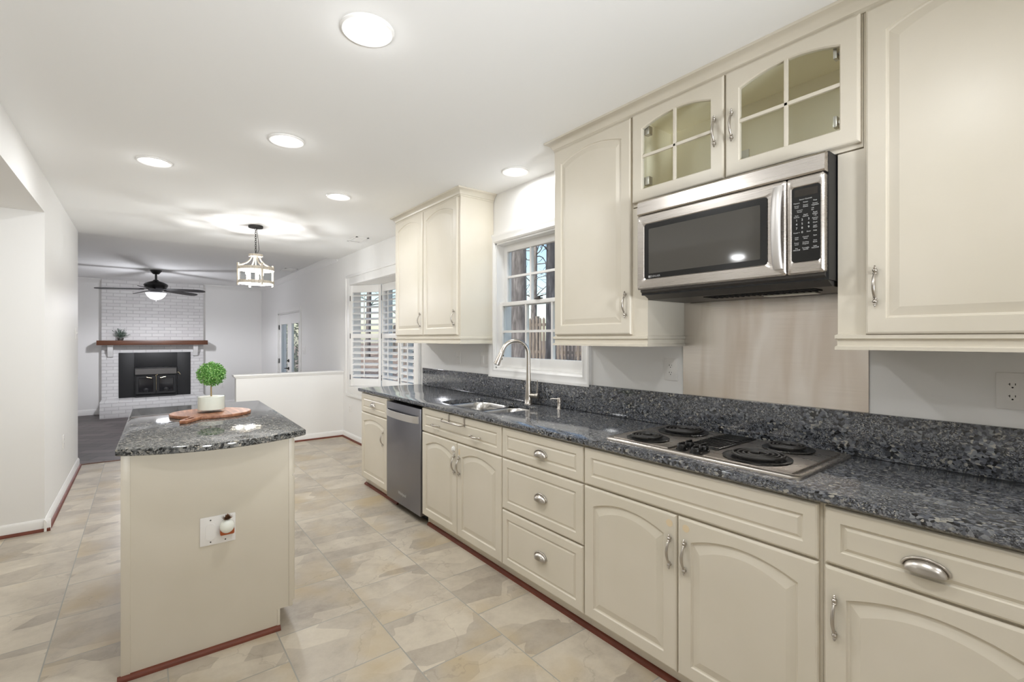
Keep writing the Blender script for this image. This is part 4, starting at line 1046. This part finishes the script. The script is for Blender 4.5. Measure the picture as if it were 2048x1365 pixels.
for i in range(5):
    a = math.radians(183 + 72 * i); ca, sa = math.cos(a), math.sin(a); tl = math.radians(-14)
    def Tf(u, v, n): return Vector((fx + ca * u - sa * (v * math.cos(tl) - n * math.sin(tl)), fy + sa * u + ca * (v * math.cos(tl) - n * math.sin(tl)), 2.262 + v * math.sin(tl) + n * math.cos(tl) - .03 * (u / .8)))
    P = []
    up_ = [(.17, .030), (.24, .050), (.45, .062), (.68, .070), (.77, .062), (.815, .040), (.83, .0)]
    P = up_ + [(x, -y) for x, y in up_[-2::-1]]
    b = MB(Tf); b.loops([[(x, y, n) for x, y in P] for n in (-.004, .004)]); bl = b.build('blade', 'fan', fn, 30)
    b = MB(Tf); b.loops([[(x, y, n) for x, y in ((.09, .016), (.20, .03), (.23, 0), (.20, -.03), (.09, -.016))] for n in (.004, .012)]); b.build('blade_bracket', 'fan', bl, 30)
b = MB(); b.lathe([(.155, 2.196), (.15, 2.185), (.125, 2.135), (.08, 2.095), (.02, 2.075), (0, 2.074)], (fx, fy, 0), (0, 0, 1), 36); b.build('light_bowl', 'bowl', fn, 60)
b = MB(); b.lathe([(0, 2.050), (.006, 2.052), (.010, 2.062), (.006, 2.068), (.014, 2.076), (0, 2.078)], (fx, fy, 0), (0, 0, 1), 14); b.build('finial', 'iron', fn, 50)
ld = bpy.data.lights.new('glow', 'POINT'); ld.energy = FAN_W * .36; ld.shadow_soft_size = .12; ld.color = (.93, .94, 1.0)
lo = bpy.data.objects.new('glow', ld); COL.objects.link(lo); lo.parent = fn; lo.location = (0, 0, 1.94 - ZF)
ld = bpy.data.lights.new('lamp', 'SPOT'); ld.energy = FAN_W; ld.spot_size = PI; ld.spot_blend = .35; ld.shadow_soft_size = .06; ld.color = (.93, .94, 1.0)
lo = bpy.data.objects.new('lamp', ld); COL.objects.link(lo); lo.parent = fn; lo.location = (0, 0, 2.03 - ZF)

# ------------------------------------------------------------------ fireplace
FY = 12.60
fp = thing('fireplace', 'white painted brick fireplace with a wood mantel shelf and raised hearth', 'fireplace', (-2.05, FY, FZ))
b = MB(); b.box(-2.910, -2.645, FY, YB - .001, .168, ZF - .001); b.box(-1.424, -1.188, FY, YB - .001, .168, ZF - .001); b.box(-2.645, -1.424, FY, YB - .001, 1.095, ZF - .001); b.build('chimney_breast', 'brick', fp, 0)
b = MB(); b.box(-2.905, -1.190, 11.90, YB - .001, FZ + .001, .168, .008); b.build('hearth', 'brick', fp)
b = MB(); b.box(-2.973, -1.124, 12.350, FY - .001, 1.256, 1.349, .004); o = b.build('mantel_shelf', 'mantelwood', fp); o['label'] = 'red brown wood mantel shelf'
for x0 in (-2.813, -1.382):
    b = MB(); b.prism([(FY - .001, 1.010), (FY - .05, 1.02), (FY - .085, 1.09), (FY - .13, 1.14), (FY - .155, 1.2555), (FY - .001, 1.2555)], lambda p: (x0, *p), lambda p: (x0 + .085, *p)); b.build('corbel', 'trim', fp, 30)
b = MB()
b.box(-2.645, -2.396, FY - .012, FY + .02, .1685, 1.094, .002); b.box(-1.664, -1.424, FY - .012, FY + .02, .1685, 1.094, .002); b.box(-2.396, -1.664, FY - .012, FY + .02, .790, 1.094, .002); o = b.build('surround_panel', 'stove', fp); o['label'] = 'flat black metal surround'
st = thing('stove_insert', 'black cast iron stove insert with two glass doors in the fireplace', 'stove', (-2.03, FY, .17))
sx0, sx1 = -2.390, -1.672; sf = FY - .09
b = MB(); b.box(sx0, sx1, sf + .03, FY + .10, .1692, .782, .004); b.build('firebox', 'stove', st)
b = MB(); b.prism([(sf + .03, .760), (sf - .005, .755), (sf - .02, .640), (sf + .03, .632)], lambda p: (sx0 + .012, *p), lambda p: (sx1 - .012, *p)); b.build('hood', 'stovegrey', st, 30)
xm = (sx0 + sx1) / 2
for (x0, x1) in ((sx0 + .02, xm - .003), (xm + .003, sx1 - .02)):
    b = MB(BW(x0, .225, sf + .03)); w_ = x1 - x0; h_ = .385
    b.loops([[(x, y, n) for x, y in rrect(d_, w_ - d_, d_, h_ - d_, .01)] for d_, n in ((0, 0), (0, .022), (.006, .028), (.045, .028), (.05, .018))], ring=False, cap1=True)
    d = b.build('stove_door', 'stove', st, 40)
    b = MB(BW(x0, .225, sf + .03)); b.loops([[(x, y, n) for x, y in rrect(.052, w_ - .052, .052, h_ - .052, .008)] for n in (.0182, .020)]); b.build('door_glass', 'stoveglass', d, 40)
    sg = 1 if x0 < xm - .1 else -1; ux = w_ - .12 if sg > 0 else .12
    b = MB(BW(x0, .225, sf + .03)); b.tube([(ux - sg * .04, h_ - .030, .045), (ux + sg * .05, h_ - .05, .045)], .007, 8); b.cyl((ux - sg * .02, h_ - .034, .026), (ux - sg * .02, h_ - .034, .046), .006, 8); b.build('door_handle', 'brass', d)
    b = MB(BW(x0, .225, sf + .03)); b.lathe([(.045, .020), (.042, .030), (.018, .034), (.012, .040)], (w_ / 2, .085, 0), (0, 0, 1), 18); b.build('damper_knob', 'stove', d, 40)
b = MB(BW(xm - .012, .60, sf + .03)); b.tube([(.0, .0, .035), (.012, .02, .045), (.04, .03, .045)], .008, 8); b.tube([(.012, .0, .034), (.012, -.30, .034)], .003, 6); b.build('latch', 'brass', st)
b = MB(); b.box(sx0 + .02, sx1 - .02, sf - .03, sf + .032, .1695, .200, .004); b.build('ash_lip', 'stove', st)
b = MB(); b.tube([(sx1 + .035, sf + .06, .66), (sx1 + .060, sf + .05, .61)], .006, 8); b.cyl((sx1 - .004, sf + .06, .66), (sx1 + .036, sf + .06, .66), .005, 8); b.build('damper_lever', 'brass', st)
mp_ = thing('potted_plant', 'small grey green leafy plant standing on the wood mantel', 'plant', (-2.61, 12.47, 1.3495))
b = MB(); b.lathe([(0, 1.3495), (.04, 1.3495), (.052, 1.385), (.05, 1.40), (.044, 1.40), (.042, 1.39), (0, 1.39)], (-2.61, 12.47, 0), (0, 0, 1), 20); b.build('pot', 'stovegrey', mp_, 40)
b = MB()
for i in range(30):
    a = R.uniform(0, 2 * PI); sp = R.uniform(.02, .14); h_ = R.uniform(.09, .215) * (1 - .8 * (sp / .14) ** 2 * .5)
    tip = Vector((-2.61 + sp * math.cos(a), 12.47 + sp * math.sin(a) * .7, 1.39 + h_)); p0 = Vector((-2.61, 12.47, 1.385))
    for j in range(15):
        q = .3 + .7 * j / 14; c_ = p0.lerp(tip, q) + Vector((0, 0, .03 * q * (1 - q)))
        d = Vector((R.gauss(0, 1), R.gauss(0, 1), R.gauss(.4, .7))); b.leaf(c_, d, Vector((R.gauss(0, .5), R.gauss(0, .5), 1)), R.uniform(.022, .034), R.uniform(.006, .010))
    b.tube([p0, p0.lerp(tip, .5) + Vector((0, 0, .01)), tip], .0015, 4)
b.build('foliage', 'sage', mp_, 0, fix=False)

# ------------------------------------------------------------------ outside
b = MB(); b.loops([[(.16, YS - 3, -.35), (.16, 40, -.35)], [(2.5, YS - 3, .10), (2.5, 40, .10)], [(7, YS - 3, .78), (7, 40, .78)], [(12, YS - 3, 1.0), (12, 40, 1.0)], [(40, YS - 3, 1.2), (40, 40, 1.2)]], close=False, cap0=False, cap1=False)
g_ = b.build('ground', 'ground', None, 0, fix=False); struct(g_, 'leaf covered slope outside the window')
def fence(x, y0, y1, zb, h, label):
    r = thing('picket_fence', label, 'fence', (x, (y0 + y1) / 2, zb))
    b = MB(); y = y0
    while y < y1: b.loops([[(x, y, zb), (x, y + .10, zb), (x, y + .10, zb + h - .05), (x, y + .05, zb + h), (x, y, zb + h - .05)], [(x + .02, y, zb), (x + .02, y + .10, zb), (x + .02, y + .10, zb + h - .05), (x + .02, y + .05, zb + h), (x + .02, y, zb + h - .05)]]); y += .155
    b.build('pickets', 'fencewood', r, 0)
    b = MB()
    for z in (zb + .2, zb + h - .25): b.box(x + .02, x + .06, y0, y1, z, z + .08)
    b.build('rails', 'fencewood', r, 0)
    y = y0
    while y < y1 + .1:
        MB().box(x + .06, x + .15, y - .045, y + .045, zb - .3, zb + h + .05).build('post', 'fencewood', r, 0); y += (y1 - y0) / 5
fence(7.0, 4.0, 21.0, .76, 1.25, 'weathered wood picket fence on the slope outside')
def tree(x, y, z, r0, h, label, br_=9, lean=.03, bl=1.0):
    t = thing('bare_tree', label, 'tree', (x, y, z), 'bare trees in the yard')
    b = MB(); b.tube([(x, y, z - .3), (x, y, z + .2), (x + lean * h * .3, y, z + h * .4), (x + lean * h, y + lean * h * .3, z + h)], [r0 * 1.3, r0, r0 * .85, r0 * .45], 14); b.build('trunk', 'bark', t, 60)
    b = MB()
    for i in range(br_):
        zz = z + h * R.uniform(.25, .95); a = R.uniform(0, 2 * PI); ln = R.uniform(1.0, 2.6) * bl; p = Vector((x + lean * (zz - z), y, zz)); pts = [p]
        d = Vector((math.cos(a), math.sin(a), R.uniform(.1, .6))).normalized()
        for j in range(6):
            d = (d + Vector((R.gauss(0, .25), R.gauss(0, .25), R.gauss(0, .2)))).normalized(); pts.append(pts[-1] + d * ln / 6)
        b.tube(pts, [r0 * .14 * (1 - j / 7.5) + .006 for j in range(7)], 5)
        for j in (2, 3, 4, 5):
            q2 = [pts[j]]; d2_ = (d + Vector((R.gauss(0, .8), R.gauss(0, .8), R.gauss(0, .6)))).normalized()
            for m_ in range(4): d2_ = (d2_ + Vector((R.gauss(0, .35), R.gauss(0, .35), R.gauss(0, .3)))).normalized(); q2.append(q2[-1] + d2_ * ln / 9)
            b.tube(q2, [.012, .010, .007, .005, .003], 4)
    b.build('branches', 'bark', t, 60)
tree(4.75, 8.75, .40, .20, 9, 'thick bare tree trunk close to the sink window', 9, .0, .2)
tree(6.1, 9.10, .65, .14, 9, 'second bare tree right of the thick trunk', 12, .0, .3)
tree(9.5, 13.8, .85, .12, 7, 'thin bare tree beyond the fence', 22)
tree(13.5, 21.0, .95, .10, 7, 'thin bare tree farther beyond the fence', 22)
tree(5.2, 15.5, .45, .16, 8, 'bare tree in front of the bay window', 12)
tree(8.3, 10.2, .85, .10, 6.5, 'thin forked bare tree just past the fence', 26)
tree(19.0, 14.0, 1.08, .16, 9, 'tall bare tree far up the slope', 26)
tree(5.6, 20.5, .50, .12, 7, 'bare tree by the far end of the fence', 22)
sh2 = thing('evergreen_shrub', 'dark green leafy shrub outside the french doors', 'shrub', (1.6, 14.0, -.2))
b = MB()
for i in range(2600):
    d = Vector((R.gauss(0, 1), R.gauss(0, 1), R.gauss(0, 1))).normalized(); p = Vector((1.6, 14.0, 1.3)) + Vector((d.x * .9, d.y * 1.6, d.z * 1.4)) * R.uniform(.7, 1)
    b.leaf(p, d + Vector((R.gauss(0, .6), R.gauss(0, .6), R.gauss(0, .6))), d, .12, .03)
b.build('foliage', 'ivy', sh2, 0, fix=False)
MB().tube([(1.6, 14.0, -.4), (1.6, 14.0, 1.2)], .05, 8).build('stem', 'bark', sh2)
